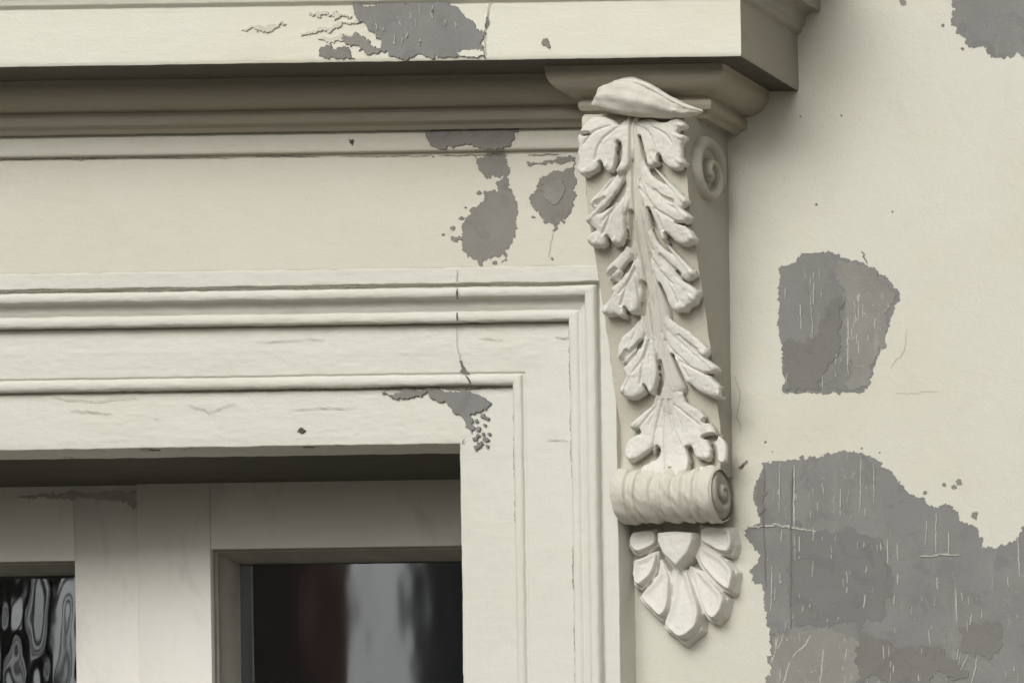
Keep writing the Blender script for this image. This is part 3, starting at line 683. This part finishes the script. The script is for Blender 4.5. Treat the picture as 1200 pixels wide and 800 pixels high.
blade(9, (772, 358), 6, 14, [(770, 352), (780, 368), (790, 379), (805, 387), (818, 399), (830, 410), (826, 417), (815, 414), (803, 404), (790, 395), (778, 382), (768, 366)])
blade(9, (778, 382), 7, 19, [(774, 376), (795, 399), (812, 414), (834, 429), (838, 434), (829, 439), (836, 447), (846, 457), (844, 465), (831, 463), (817, 457), (806, 447), (799, 449), (795, 436), (789, 424), (778, 402)])
blade(10, (783, 465), 8, 18, [(768, 458), (764, 474), (750, 485), (739, 495), (737, 501), (750, 503), (750, 508), (743, 509), (734, 516), (730, 530), (735, 539), (747, 535), (758, 527), (766, 520), (773, 524), (772, 532), (766, 541), (757, 547), (748, 551), (759, 556), (768, 557), (779, 568), (786, 557), (795, 563), (804, 557), (807, 546), (810, 538), (804, 523), (808, 520), (813, 532), (818, 538), (829, 538), (833, 528), (826, 514), (836, 512), (836, 503), (826, 489), (818, 480), (802, 472), (797, 458)])
lobe(10, [(834, 510, 5, 7), (844, 522, 7, 10), (845, 537, 6, 12)], 6)
lobe(10, [(752, 560, 5, 12), (757, 549, 7, 11), (768, 545, 5, 10)], 6)
lobe(10, [(815, 562, 6, 10), (820, 552, 7, 10), (832, 548, 5, 8)], 6)
# gouges (holes, slots and veins)
for c in [
 [(741, 138, 1.7, 4), (743, 200, 1.8, 4), (747, 260, 1.6, 3), (760, 330, 1.5, 2.2), (770, 395, 1.3, 1.5)],
 [(683, 158, 2.4, 9), (690, 157, 2.4, 10)],
 [(722, 166, 2.6, 16), (722, 180, 3.4, 18), (719, 196, 2.6, 18)], [(704, 200, 3, 18), (703, 190, 2, 14)], [(772, 194, 3, 18), (771, 182, 2.2, 14)], [(749, 160, 2, 10), (752, 178, 2.6, 14), (758, 192, 2, 12)],
 [(735, 246, 2.6, 16), (735, 264, 3.2, 18), (732, 284, 3, 18)], [(712, 287, 2.6, 18), (712, 278, 1.8, 12)], [(759, 244, 1.8, 12), (764, 262, 3, 18), (771, 278, 2.4, 16)], [(782, 284, 2.6, 18), (781, 274, 1.8, 12)], [(800, 262, 2.2, 12), (794, 262, 1.6, 8)],
 [(751, 330, 2.2, 14), (751, 345, 2.9, 18), (748, 366, 2.6, 18)], [(733, 369, 2.4, 18), (733, 361, 1.6, 12)], [(771, 332, 1.9, 14), (776, 347, 2.6, 18), (782, 360, 2.2, 16)],
 [(770, 422, 2.1, 14), (771, 438, 2.8, 18), (767, 458, 2.8, 18)], [(757, 460, 2, 18), (756, 452, 1.4, 12)], [(786, 415, 1.7, 12), (792, 433, 2.6, 18), (800, 450, 2.4, 18)], [(833, 438, 2.2, 14), (828, 438, 1.6, 10)],
 [(744, 540, 2.6, 14), (755, 538, 3.6, 18), (766, 531, 4.2, 18), (770, 524, 2.4, 12)], [(805, 524, 2.4, 14), (808, 536, 3, 18), (809, 546, 3, 16)], [(674, 187, 1.6, 8), (681, 185, 1.3, 6)],
 [(702, 240, 2.6, 6), (711, 234, 2.4, 4)], [(789, 237, 2.8, 7), (778, 232, 2.4, 4), (770, 224, 1.6, 3)],
 [(716, 323, 3, 8), (724, 317, 2.4, 5)], [(731, 422, 3, 8), (737, 413, 2.4, 5)],
 [(797, 321, 3, 8), (786, 311, 2.4, 5), (776, 300, 1.6, 3)], [(818, 411, 2.4, 7), (808, 403, 2.2, 5), (798, 394, 1.4, 3)],
 [(738, 313, 1.5, 5), (727, 328, 1.5, 5)], [(752, 400, 1.5, 5), (738, 418, 1.5, 5)],
 [(743, 505.5, 3.8, 14), (748, 504, 2.4, 10)], [(829, 489, 5.5, 16), (826, 494, 3, 8)], [(833, 511, 4.6, 15), (825, 512, 2.6, 11)],
 [(786, 562, 3, 14), (788, 550, 1.8, 8)], [(809, 553, 4.5, 14), (812, 546, 4, 12)], [(822, 541, 4.4, 14), (815, 539, 3, 10)], [(836, 528, 2.6, 12), (836, 538, 3, 12)],
]: cut(c)
for c in [  # shallow veins towards the tips
 [(737, 146, 1.4, 1.6), (724, 154, 1.6, 2.4), (708, 170, 1.5, 2.4), (702, 190, 1.5, 3)], [(748, 148, 1.4, 1.6), (762, 156, 1.6, 2.4), (770, 172, 1.4, 2.4), (772, 182, 1.5, 3)],
 [(718, 150, 1.4, 1.8), (700, 158, 1.5, 2.2), (690, 172, 1.3, 2)], [(770, 152, 1.4, 1.8), (784, 160, 1.5, 2.2), (792, 170, 1.3, 2)],
 [(735, 225, 1.4, 2), (722, 248, 1.5, 2.6), (712, 276, 1.6, 3)], [(752, 222, 1.4, 2), (768, 244, 1.5, 2.6), (782, 272, 1.6, 3)], [(770, 246, 1.4, 2), (797, 262, 1.5, 2.6)],
 [(747, 315, 1.4, 2), (738, 340, 1.5, 2.6), (733, 360, 1.6, 3)], [(768, 306, 1.4, 2), (786, 332, 1.5, 2.6), (800, 358, 1.4, 2)],
 [(763, 400, 1.4, 2), (758, 430, 1.5, 2.6), (756, 452, 1.6, 3)], [(782, 400, 1.4, 2), (800, 424, 1.5, 2.6), (829, 440, 1.6, 3)], [(800, 426, 1.4, 2), (812, 444, 1.5, 2)],
 [(780, 470, 1.4, 2), (774, 500, 1.6, 2.2), (770, 525, 1.6, 2.5)], [(787, 470, 1.4, 2), (792, 500, 1.6, 2.2), (803, 524, 1.6, 2.5)], [(783, 480, 1.2, 1), (784, 520, 1.4, 2), (786, 552, 1.5, 3)],
 [(772, 478, 1.3, 1.5), (752, 505, 1.5, 2)], [(794, 476, 1.3, 1.5), (824, 500, 1.5, 2.5)],
 [(736, 215, 1.3, 1.4), (728, 240, 1.4, 1.8), (712, 262, 1.3, 1.4)], [(753, 212, 1.3, 1.4), (764, 236, 1.4, 1.8), (784, 258, 1.3, 1.4)],
 [(727, 205, 1.2, 1), (716, 223, 1.2, 1.4)], [(749, 300, 1.4, 1.4), (744, 325, 1.4, 1.8), (731, 347, 1.3, 1.4)], [(764, 298, 1.4, 1.4), (776, 318, 1.5, 2), (794, 336, 1.3, 1.6)],
 [(764, 395, 1.4, 1.4), (759, 420, 1.4, 1.8), (747, 440, 1.3, 1.4)], [(778, 390, 1.4, 1.4), (790, 410, 1.5, 2), (812, 430, 1.3, 1.6)], [(770, 400, 1.2, 1.2), (778, 450, 1.3, 1.2)],
 [(745, 400, 1.2, 1.4), (752, 375, 1.2, 1.2)], [(775, 470, 1.2, 1.0), (766, 500, 1.4, .8)], [(790, 470, 1.2, 1.0), (802, 498, 1.4, .8)], [(742, 262, 1.2, 1.4), (756, 340, 1.2, 1.4), (766, 420, 1.2, 1.0)],
 [(757, 262, 1.2, 1.2), (766, 300, 1.2, 1.2), (770, 360, 1.2, 1.0)],
]: cut(c, .8)
for c in [[(734, 200, 1, .8), (737, 260, 1.1, 1.4), (750, 330, 1.2, 1.6), (759, 395, 1.2, 1.4)], [(752, 200, 1, .8), (757, 260, 1.1, 1.4), (771, 330, 1.2, 1.6), (783, 400, 1.2, 1.4)],
          [(748, 262, 1, 1), (761, 335, 1.1, 1.4), (772, 410, 1.2, 1.4), (781, 455, 1.2, 1)], [(743, 300, 1, 1), (755, 360, 1.1, 1.4), (767, 430, 1.2, 1.4)], [(768, 350, 1, 1), (783, 420, 1.1, 1.4), (792, 455, 1.2, 1)]]: cut(c, .8)
def blur(A, n=1):
    for _ in range(n):
        A = (np.roll(A, 1, 0) + np.roll(A, -1, 0) + np.roll(A, 1, 1) + np.roll(A, -1, 1) + 2 * A) / 6
    return A
H = blur(H, 2)
H += np.where(H > .001, np.where(OWN > 1, .0007, .00025), 0) * fbm(GX * 95, GZ * 95, 0, 77, 2) + np.where((H > .001) & (OWN > 1), .0004, 0) * fbm(GX * 330, GZ * 330, 0, 78, 2)
TOPH = np.minimum(TOPH, .016)
base = depth(GZ)
base = np.where(GZ > ZV, dt - .010 * (1 - np.sqrt(np.clip(1 - ((GZ - ZV) / .0125) ** 2, 0, 1))), base)
inside = (GX > BXL - .0005) & (GX < BXR + .0005)
TH = np.where(inside, .0008, .005)
names = {1: 'leaf_stem'}
cellH = (lambda a: (a[0] + a[1] + a[2] + a[3]) / 4)([H[:-1, :-1], H[1:, :-1], H[:-1, 1:], H[1:, 1:]])
cellT = np.maximum(TH, .42 * TOPH)[:-1, :-1]; cellO = OWN[:-1, :-1]
def cut_relief(own, name, X, Z, Yf, cH, cT, cO, back, mat, parent, undercut=0.0):
    ii, jj = np.nonzero((cO == own) & (cH > cT)); m_ = X.shape[1]
    if len(ii) == 0: return None
    q = np.stack([ii * m_ + jj, ii * m_ + jj + 1, (ii + 1) * m_ + jj + 1, (ii + 1) * m_ + jj], -1)
    ids, inv = np.unique(q, return_inverse=True); F = inv.reshape(-1, 4)
    if name == 'petal':
        par = list(range(len(ids)))
        def root_(i):
            while par[i] != i: par[i] = par[par[i]]; i = par[i]
            return i
        for f in F.tolist():
            r0 = root_(f[0])
            for k in f[1:]:
                r1 = root_(k)
                if r1 != r0: par[r1] = r0
        lab = np.array([root_(f[0]) for f in F.tolist()]); u, n = np.unique(lab, return_counts=True); F = F[lab == u[n.argmax()]]
        kk, inv2 = np.unique(F, return_inverse=True); ids = ids[kk]; F = inv2.reshape(-1, 4)
    V = np.stack([X.ravel()[ids], Yf.ravel()[ids], Z.ravel()[ids]], -1)
    # skirt towards the ground of the relief
    e = np.concatenate([F[:, [0, 1]], F[:, [1, 2]], F[:, [2, 3]], F[:, [3, 0]]]); key = {}
    es = set(map(tuple, e)); bd = [(a, b) for a, b in es if (b, a) not in es]
    bv = sorted({a for a, b in bd} | {b for a, b in bd}); mp = {v: len(V) + k for k, v in enumerate(bv)}
    B = V[bv].copy(); B[:, 1] = back.ravel()[ids[bv]]
    if undercut:
        mk = np.zeros(X.shape); mk[:-1, :-1][(cH > cT)] = 1; mk = blur(mk, 8); gzv, gxv = np.gradient(mk)
        gg = np.hypot(gxv, gzv) + 1e-6; hgt = np.abs(V[bv][:, 1] - B[:, 1]); sft = np.minimum(undercut, hgt * .6)
        B[:, 0] += (gxv / gg).ravel()[ids[bv]] * sft; B[:, 2] += (gzv / gg).ravel()[ids[bv]] * sft
    V2 = np.concatenate([V, B]); F2 = [tuple(f) for f in F] + [(b, a, mp[a], mp[b]) for a, b in bd]
    return mesh(name, V2, F2, mat, parent, True, 75)
Yf = -(base + H); back = -(base - .0015)
for own in range(1, 11):
    cut_relief(own, names.get(own, 'acanthus_leaf'), GX, GZ, Yf, cellH, cellT, cellO, back, M_leaf if own > 1 else M_stem, br, .0055 if own > 1 else 0)

# ---- leaf curling over at the very top
c0 = [(698, 122, 5, 7), (706, 116, 13, 12), (722, 114, 19, 16), (742, 115, 22.5, 19), (765, 120, 19, 18), (785, 126, 13, 14), (803, 130, 8, 10), (819, 131, 3, 4), (823, 131.5, .2, .3)]
cc = curve([(a, b, c, d) for a, b, c, d in c0], 6); N = 26; G = []
for k, (a, b, c, d) in enumerate(cc):
    p = P(a, b, -.122); row = []
    for i in range(N):
        th = 2 * math.pi * i / N; ca, sa = math.cos(th), math.sin(th)
        rz = c / 1000 * (.98 if sa > 0 else .95) * (1 + .05 * math.cos(7 * th + k * .12)); ry = d / 1000 * 1.2 * (1 + .07 * math.cos(7 * th + k * .12))
        row.append((p[0] + .002 * sa, p[1] - ry * abs(ca) ** .8 * (1 if ca > 0 else -1), p[2] + rz * sa * (abs(sa) ** .1)))
    G.append(row)
G = np.array(G); nn = fbm(G[..., 0] * 110, G[..., 2] * 110, 0, 8); G[..., 1] -= .0032 * nn + .0011 * fbm(G[..., 0] * 320, G[..., 2] * 320, 0, 28); G[..., 2] += .0012 * fbm(G[..., 0] * 90, G[..., 1] * 200, 0, 18)
grid('curled_leaf_tip', G, M_stem, br, wrap=True, flip=True, sharp=70)
def tube(name, pts, mat, parent, Y, n=8):
    c = curve(pts, 6); G = []
    W3 = [P(a, b, -d / 1000) for a, b, r, d in c]
    for k, q in enumerate(c):
        a = W3[max(k - 1, 0)]; b = W3[min(k + 1, len(c) - 1)]; t_ = b - a; t_ = t_ / (np.linalg.norm(t_) + 1e-9)
        n1 = np.cross(t_, [0, 1, 0]); n1 /= np.linalg.norm(n1) + 1e-9; n2 = np.cross(t_, n1)
        G.append([W3[k] + q[2] / 1000 * (math.cos(2 * math.pi * i / n) * n1 + math.sin(2 * math.pi * i / n) * n2) for i in range(n)])
    return grid(name, np.array(G), mat, parent, wrap=True, sharp=80)
tube('leaf_rim', [(716, 100, 1.2, 130), (734, 95, 2.6, 135), (755, 99, 2.9, 138), (780, 113, 2.4, 136), (803, 125, 2.2, 132), (823, 130, 1.4, 124)], M_leaf, br, 0)
# neck block between cap and leaves
bxc = P(790, 138, -.085)
G = []
for z, ex, dpt in [(ZV + .010, -.0015, .080), (ZE - .001, .0012, .083), (ZE + .006, .004, .090), (ZE + .012, .001, .088), (ZE + .016, -.001, .083)]:
    G.append([(BXL - ex, .002, z), (BXL - ex, -dpt, z), (BXR + ex, -dpt, z), (BXR + ex, .002, z)])
grid('neck_moulding', np.array(G), M_body, br, flip=False, sharp=40)

# ---- scroll roll with ribs
RC = .0325; cz = P(779, 581, -.033)[2]; cyl = -.0335
sx0 = P(719, 580, -.0335)[0] + 0; sx1 = P(841, 580, -.0335)[0]
XR0 = BXL + .003; XR1 = BXR + .003
def ribs(t):
    pts = [(0, .86), (.015, .97), (.06, 1.0), (.13, .99), (.15, .90), (.17, .88), (.19, .95), (.225, .96), (.24, .86), (.27, .93), (.32, .98), (.37, .95), (.40, .84), (.44, .92), (.47, .86), (.50, .96), (.54, .99), (.58, .92), (.60, .84), (.64, .94), (.68, .97), (.71, .88), (.735, .85), (.76, .95), (.80, .96), (.825, .86), (.845, .92), (.88, 1.0), (.94, 1.0), (.985, .97), (1, .88)]
    a = np.array(pts); return np.interp(t, a[:, 0], a[:, 1])
nt_ = 150; na = 84; tt = np.linspace(0, 1, nt_); G = np.zeros((nt_, na, 3))
for i in range(nt_):
    th = np.linspace(0, 2 * math.pi, na, endpoint=False); rr = RC * (ribs(tt[i]) * .55 + .45)
    rr = RC * (1 - (1 - ribs(np.clip(tt[i] + .003 * np.sin(th * 2 + 1) + .006 * vnoise(np.cos(th) * 3, np.sin(th) * 3, tt[i] * 5, 31), 0, 1))) * 1.0) + .0014 * fbm(np.cos(th) * 3 + 9 * tt[i], np.sin(th) * 3 + tt[i] * 14, 0, 4) + .0003 * fbm(np.cos(th) * 9 + 30 * tt[i], np.sin(th) * 9 + tt[i] * 44, 0, 6)
    G[i, :, 0] = XR0 + (XR1 - XR0) * tt[i]; G[i, :, 1] = cyl + rr * np.cos(th) * .98; G[i, :, 2] = cz + rr * np.sin(th)
grid('scroll_roll', G, M_roll, br, wrap=True, flip=True, sharp=80)
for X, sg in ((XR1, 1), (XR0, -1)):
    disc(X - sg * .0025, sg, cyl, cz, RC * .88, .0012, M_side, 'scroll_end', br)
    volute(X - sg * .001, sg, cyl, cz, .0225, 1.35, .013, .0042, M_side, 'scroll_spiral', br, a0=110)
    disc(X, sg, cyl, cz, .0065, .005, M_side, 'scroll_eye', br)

# ---- shell pendant: backing and separate petals
sx = np.arange(P(730, 680, -.02)[0], P(872, 680, -.0)[0], .0006); sz = np.arange(P(800, 765, 0)[2], P(800, 598, 0)[2], .0006)
SX, SZ = np.meshgrid(sx, sz)
def S2(px, py, h): p = P(px, py, -h / 1000); return p[0], p[2]
petals = [
 ([(738, 621), (767, 617), (768, 637), (759, 643), (748, 648), (741, 646), (735, 637)], (775, 622), 18, 22),
 ([(818, 613), (855, 616), (859, 634), (855, 647), (842, 647), (829, 640), (817, 633)], (812, 622), 18, 22),
 ([(769, 643), (766, 667), (757, 680), (749, 687), (741, 683), (739, 670), (741, 655), (753, 650)], (775, 640), 15, 23),
 ([(818, 637), (829, 642), (848, 654), (860, 668), (857, 691), (852, 693), (835, 680), (819, 662), (813, 650)], (810, 638), 15, 23),
 ([(772, 654), (782, 670), (784, 699), (782, 715), (774, 725), (759, 712), (748, 698), (757, 686), (769, 672)], (780, 650), 13, 24),
 ([(806, 662), (819, 667), (835, 683), (850, 699), (845, 719), (837, 727), (829, 724), (819, 706), (811, 683)], (805, 655), 13, 24),
 ([(786, 666), (792, 663), (803, 666), (811, 690), (820, 714), (819, 735), (799, 751), (776, 733), (783, 715), (787, 692)], (793, 655), 14, 27),
]
wob = .0011 * fbm(SX * 90, SZ * 90, 0, 51, 2)
back_ = np.zeros_like(SX); HS = []
for pi, (poly, root, h0, h1_) in enumerate(petals):
    w = [S2(a, b, 20) for a, b in poly]
    for _ in range(2): w = [q for i in range(len(w)) for q in ((w[i][0] * .8 + w[(i + 1) % len(w)][0] * .2, w[i][1] * .8 + w[(i + 1) % len(w)][1] * .2), (w[i][0] * .2 + w[(i + 1) % len(w)][0] * .8, w[i][1] * .2 + w[(i + 1) % len(w)][1] * .8))]
    d = sdf(w, SX, SZ) + wob * .6 - .0005
    rx, rz = S2(root[0], root[1], 20); far = max(math.hypot(a - rx, b - rz) for a, b in w)
    t = np.clip(np.hypot(SX - rx, SZ - rz) / far, 0, 1)
    hgt = (h0 + (h1_ - h0) * t ** 1.3) / 1000
    e = np.clip((d + .0004) / .0032, 0, 1); dome = np.sqrt(1 - (1 - e) ** 2)
    dish = .0038 * np.clip((d - .0022) / .006, 0, 1) * (1 - .5 * t)
    HS.append(np.where(d > -.0004, hgt * dome - dish, 0))
    w2 = [S2(a + 2, b + 2, 13) for a, b in poly]; d2 = sdf(w2, SX, SZ) + .0022 + wob
    back_ = np.maximum(back_, np.where(d2 > 0, .013 * np.clip(d2 / .001, 0, 1), 0))
HS = np.array(HS); own = HS.argmax(0); top = HS.max(0)
heart_px = [(767, 617), (790, 619), (814, 617), (814, 632), (808, 648), (792, 667), (774, 650), (767, 634)]
hp = [S2(a, b, 28) for a, b in heart_px]
cx_ = sum(p[0] for p in hp) / len(hp); cz_ = sum(p[1] for p in hp) / len(hp) + .004
dist = np.full(SX.shape, 1e9)
for i in range(len(hp)):
    a, b = hp[i], hp[(i + 1) % len(hp)]; L = math.hypot(b[0] - a[0], b[1] - a[1]); 
    nx, nz = (b[1] - a[1]) / L, -(b[0] - a[0]) / L
    dd = (SX - a[0]) * nx + (SZ - a[1]) * nz
    if ((cx_ - a[0]) * nx + (cz_ - a[1]) * nz) < 0: dd = -dd
    dist = np.minimum(dist, dd)
hh = np.where(dist > 0, .028 * np.clip(dist / .0035, 0, 1) ** .4 + .001 * np.clip(dist / .01, 0, 1), 0)
m_ = hh > top; own[m_] = 7; top = np.maximum(top, hh)
top = blur(top, 3); bk = blur(back_, 2)
top = top + np.where(top > .003, .0006, 0) * fbm(SX * 130, SZ * 130, 0, 91, 3)
top = np.maximum(top, bk * .9)
own = np.where(top <= bk * .98 + .0005, 8, own)
cH = np.maximum.reduce([top[:-1, :-1], top[1:, :-1], top[:-1, 1:], top[1:, 1:]]); cT = np.full_like(cH, .0012); cO = own[:-1, :-1]
for k in range(9):
    cut_relief(k, {7: 'shield_boss', 8: 'shell_backing'}.get(k, 'petal'), SX, SZ, -top, cH, cT, cO, np.zeros_like(top) + .002, M_leaf, br)

# ------------------------------------------------------------------ glazed doors
def bevelled_bar(name, x0, x1, z0, z1, yf, th, mat, parent): return box(name, (x0, yf, z0), (x1, yf + th, z1), mat, parent, .0009)
ZDT = ZIN + .02     # top of doors hidden behind the head
ZDB = .98
def leaf_door(name, label, x0, x1, gx0, gx1, gz1, yf, glass_dy, tilt, seed, amp, bow):
    e = empty(name, (x0, yf, ZDB)); tag(e, label, 'door')
    th = .052
    bevelled_bar('stile', x0, gx0, ZDB, ZDT, yf, th, M_door, e); bevelled_bar('stile', gx1, x1, ZDB, ZDT, yf, th, M_door, e)
    bevelled_bar('top_rail', gx0 + .0003, gx1 - .0003, gz1, ZDT, yf + .0006, th - .001, M_door, e)
    bevelled_bar('bottom_rail', gx0 + .0003, gx1 - .0003, ZDB, ZDB + .35, yf + .0006, th - .001, M_door, e)
    # glazing beads: bevelled frame inside the opening
    b = .008; zb = ZDB + .35
    def quad(a, c): 
        return a
    fr_ = [((gx0, gz1), (gx0, zb)), ((gx1, gz1), (gx1, zb)), ((gx0, gz1), (gx1, gz1)), ((gx0, zb), (gx1, zb))]
    cxm, czm = (gx0 + gx1) / 2, (gz1 + zb) / 2
    y1 = yf + glass_dy
    for (p, q) in fr_:
        G = []
        for (off_, yy) in [(0.0005, yf + .006), (.001, yf + .010), (.0025, yf + .012), (.003, yf + .020), (.0065, yf + .026), (b, y1 - .004), (b + .0015, y1 + .001)]:
            def ins(pt): return (pt[0] + (off_ if pt[0] < cxm else -off_), yy, pt[1] + (off_ if pt[1] < czm else -off_))
            a_, b_ = ins(p), ins(q); n = 60
            G.append([tuple(a_[k] + (b_[k] - a_[k]) * t / n for k in range(3)) for t in range(n + 1)])
        G = np.array(G); grid('glazing_bead', rough(G, seed, .0003, .0003), M_bead, e, sharp=30)
    # old, wavy pane
    nx, nz = 160, 300; X, Z = np.meshgrid(np.linspace(gx0 + .004, gx1 - .004, nx), np.linspace(zb + .004, gz1 - .004, nz))
    U = (X - gx0) / (gx1 - gx0) - .5; Vv = (Z - gz1)
    Y = y1 + bow * U * U + amp * (vnoise(X * 34 + seed, Z * 11, 0, seed) + (.25 if seed == 9 else .1) * vnoise(X * 80, Z * 30, 0, seed + 2) + (.015 if seed == 9 else 0) * vnoise(X * 220, Z * 110, 0, seed + 4)) + tilt * Vv
    G = np.stack([X, Y, Z], -1); o = grid('pane', G, M_glass, e, sharp=None)
    return e
gR0 = P(247, 700, YD)[0]; gRt = P(300, 642, YD)[2]; gR1 = XIN - .055
xm = P(161.5, 690, YD)[0]
leaf_door('glazed_door', 'white glazed door leaf on the right whose pane reflects sky between dark and red walls', xm, XIN - .001, gR0, gR1 + .10 - .1, gRt, YD, .048, 0.0, 3, .00004, 0.0)
YD2 = YD + .006
gL1 = P(88, 700, YD2)[0]; gLt = P(40, 657, YD2)[2]
leaf_door('glazed_door', 'white glazed door leaf on the left whose pane reflects twisted tree branches', XINL + .001, xm - .003, gL1 - (gR1 - gR0), gL1, gLt, YD2, .044, .05, 9, .00028, 0.0)
ld = [o for o in bpy.data.objects if o.name.startswith('glazed_door') and 'left' in o.get('label', '')][0]
flake('damp_stain', [(20, 582), (100, 577), (158.5, 574), (158.5, 597), (152, 592), (140, 587), (110, 584), (60, 585)], YD2 - .0002, plain('damp_stain', (.40, .375, .33), .8, 0, 30, .4), ld, h=.0001, seed=801, amp=.0012)
# dim room behind
rx0, rx1 = XINL - .8, XIN + .8
rm = mesh('room', [(rx0, T_ + .002, .13), (rx1, T_ + .002, .13), (rx1, 4, .13), (rx0, 4, .13), (rx0, T_ + .002, 3.8), (rx1, T_ + .002, 3.8), (rx1, 4, 3.8), (rx0, 4, 3.8)],
     [(0, 1, 2, 3), (4, 7, 6, 5), (3, 2, 6, 7), (0, 3, 7, 4), (1, 5, 6, 2)], M_room, None, False); rm['kind'] = 'structure'
box('threshold_wall', (XINL - .012, .01, .1), (XIN + .012, T_, ZDB - .002), M_wall, wall)

# ------------------------------------------------------------------ across the street (seen in the panes)
def brickmat(name, c1, c2, c3):
    m, nt, b = nodes(name); tc = nt.nodes.new('ShaderNodeTexCoord').outputs['Object']
    mp = nt.nodes.new('ShaderNodeMapping'); mp.inputs['Rotation'].default_value = (R(90), 0, 0); nt.links.new(tc, mp.inputs[0])
    br_ = nt.nodes.new('ShaderNodeTexBrick'); br_.inputs['Scale'].default_value = 4.4
    for k, c in (('Color1', c1), ('Color2', c2), ('Mortar', c3)): br_.inputs[k].default_value = (*c, 1)
    nt.links.new(mp.outputs[0], br_.inputs['Vector']); nt.links.new(br_.outputs['Color'], b.inputs['Base Color']); b.inputs['Roughness'].default_value = .9
    return m
M_b1 = brickmat('dark_brick', (.22, .185, .18), (.27, .22, .21), (.24, .21, .20))
M_b2 = brickmat('red_brick', (.72, .40, .35), (.78, .46, .40), (.4, .28, .25))
M_slate = plain('slate', (.22, .235, .25), .7, 0, 5, .2)
M_pale = plain('pale_render', (.55, .54, .50), .9, 0, 3, .1)
def mirrored(px, py, Y):
    """where the right pane shows a point of the plane Y"""
    g = P(px, py, YD + .048); c = CAM.copy(); c[1] = 2 * (YD + .048) - c[1]
    d = g - c; return c + d * ((Y - c[1]) / d[1])
mY = -12.0
xa = mirrored(360, 700, mY)[0]; xb = mirrored(408, 700, mY)[0]; xcc = mirrored(486, 700, mY)[0]; xd = mirrored(500, 700, mY)[0]; xe = mirrored(515, 700, mY)[0]
zt = mirrored(360, 640, mY)[2]
h1 = empty('brick_wall', (xa - 3, mY, .13)); tag(h1, 'tall dark brick wall with a red end across the street reflected in right pane', 'wall')
DW = (xb - xa) / .47
box('wall', (xa - 6, mY - DW, .1), (xa, mY, zt + .35), M_b1, h1)
box('end_face', (xa + .0005, mY - DW, .1), (xa + .02, mY - .004, zt + .35), M_b2, h1)
box('coping', (xa - 6.05, mY - DW - .03, zt + .352), (xa + .04, mY + .03, zt + .42), M_b1, h1)
h2 = empty('rendered_house', (xcc + 3, mY, .13)); tag(h2, 'pale rendered house across the street with a slate downpipe at its corner', 'house')
box('wall', (xd - .002, mY - 7, .1), (xd + 6, mY, zt + 2), M_pale, h2)
box('corner_pier', (xcc, mY - 7, .1), (xd - .003, mY + .04, zt + 2), M_slate, h2)
for k in range(4):
    box('shutter', (xe + 1.5 * k, mY + .001, zt - 1.6), (xe + .6 + 1.5 * k, mY + .04, zt + .8), M_slate, h2)
box('roof', (xd - .1, mY - 7.1, zt + 2.002), (xd + 6.1, mY + .2, zt + 2.2), M_slate, h2)
# bare tree behind the brick house
M_bark = plain('bark', (.10, .10, .09), .95, 0, 8, .3)
TY = mY - 2.4; TX = mirrored(40, 700, TY)[0] - .12
tree = empty('bare_tree', (TX, TY, .0)); tag(tree, 'leafless tree behind the brick wall reflected in the left door pane', 'tree')
tv = []; tf = []
rs = random.Random(21)
def limb(p, d, L, r, lvl):
    n = 6; steps = 5; ring = []
    if p[0] > TX + .5: return
    q = Vector(p); dirv = Vector(d).normalized()
    if p[0] > TX + .3: dirv.x = -abs(dirv.x)
    for s in range(steps + 1):
        rr = r * (1 - .55 * s / steps); a = dirv.orthogonal().normalized(); b2 = dirv.cross(a)
        base_i = len(tv)
        for i in range(n): tv.append(tuple(q + a * rr * math.cos(2 * math.pi * i / n) + b2 * rr * math.sin(2 * math.pi * i / n)))
        ring.append(base_i)
        if s < steps:
            if lvl < 5 and s >= 1:
                for _ in range(1 if lvl < 2 else rs.choice((1, 2, 2))):
                    nd = (dirv + Vector((rs.gauss(0, .7), rs.gauss(0, .5), rs.gauss(.15, .45)))).normalized()
                    limb(q, nd, L * rs.uniform(.5, .75), rr * .7, lvl + 1) if lvl < 4 else None
            dirv = (dirv + Vector((rs.gauss(0, .16), rs.gauss(0, .12), rs.gauss(.03, .1)))).normalized(); q = q + dirv * L / steps
    for s in range(steps):
        for i in range(n): tf.append((ring[s] + i, ring[s] + (i + 1) % n, ring[s + 1] + (i + 1) % n, ring[s + 1] + i))
limb((TX, TY, 0), (0.03, 0, 1), 9.0, .24, 1)
mesh('branches', tv, tf, M_bark, tree, True, None)
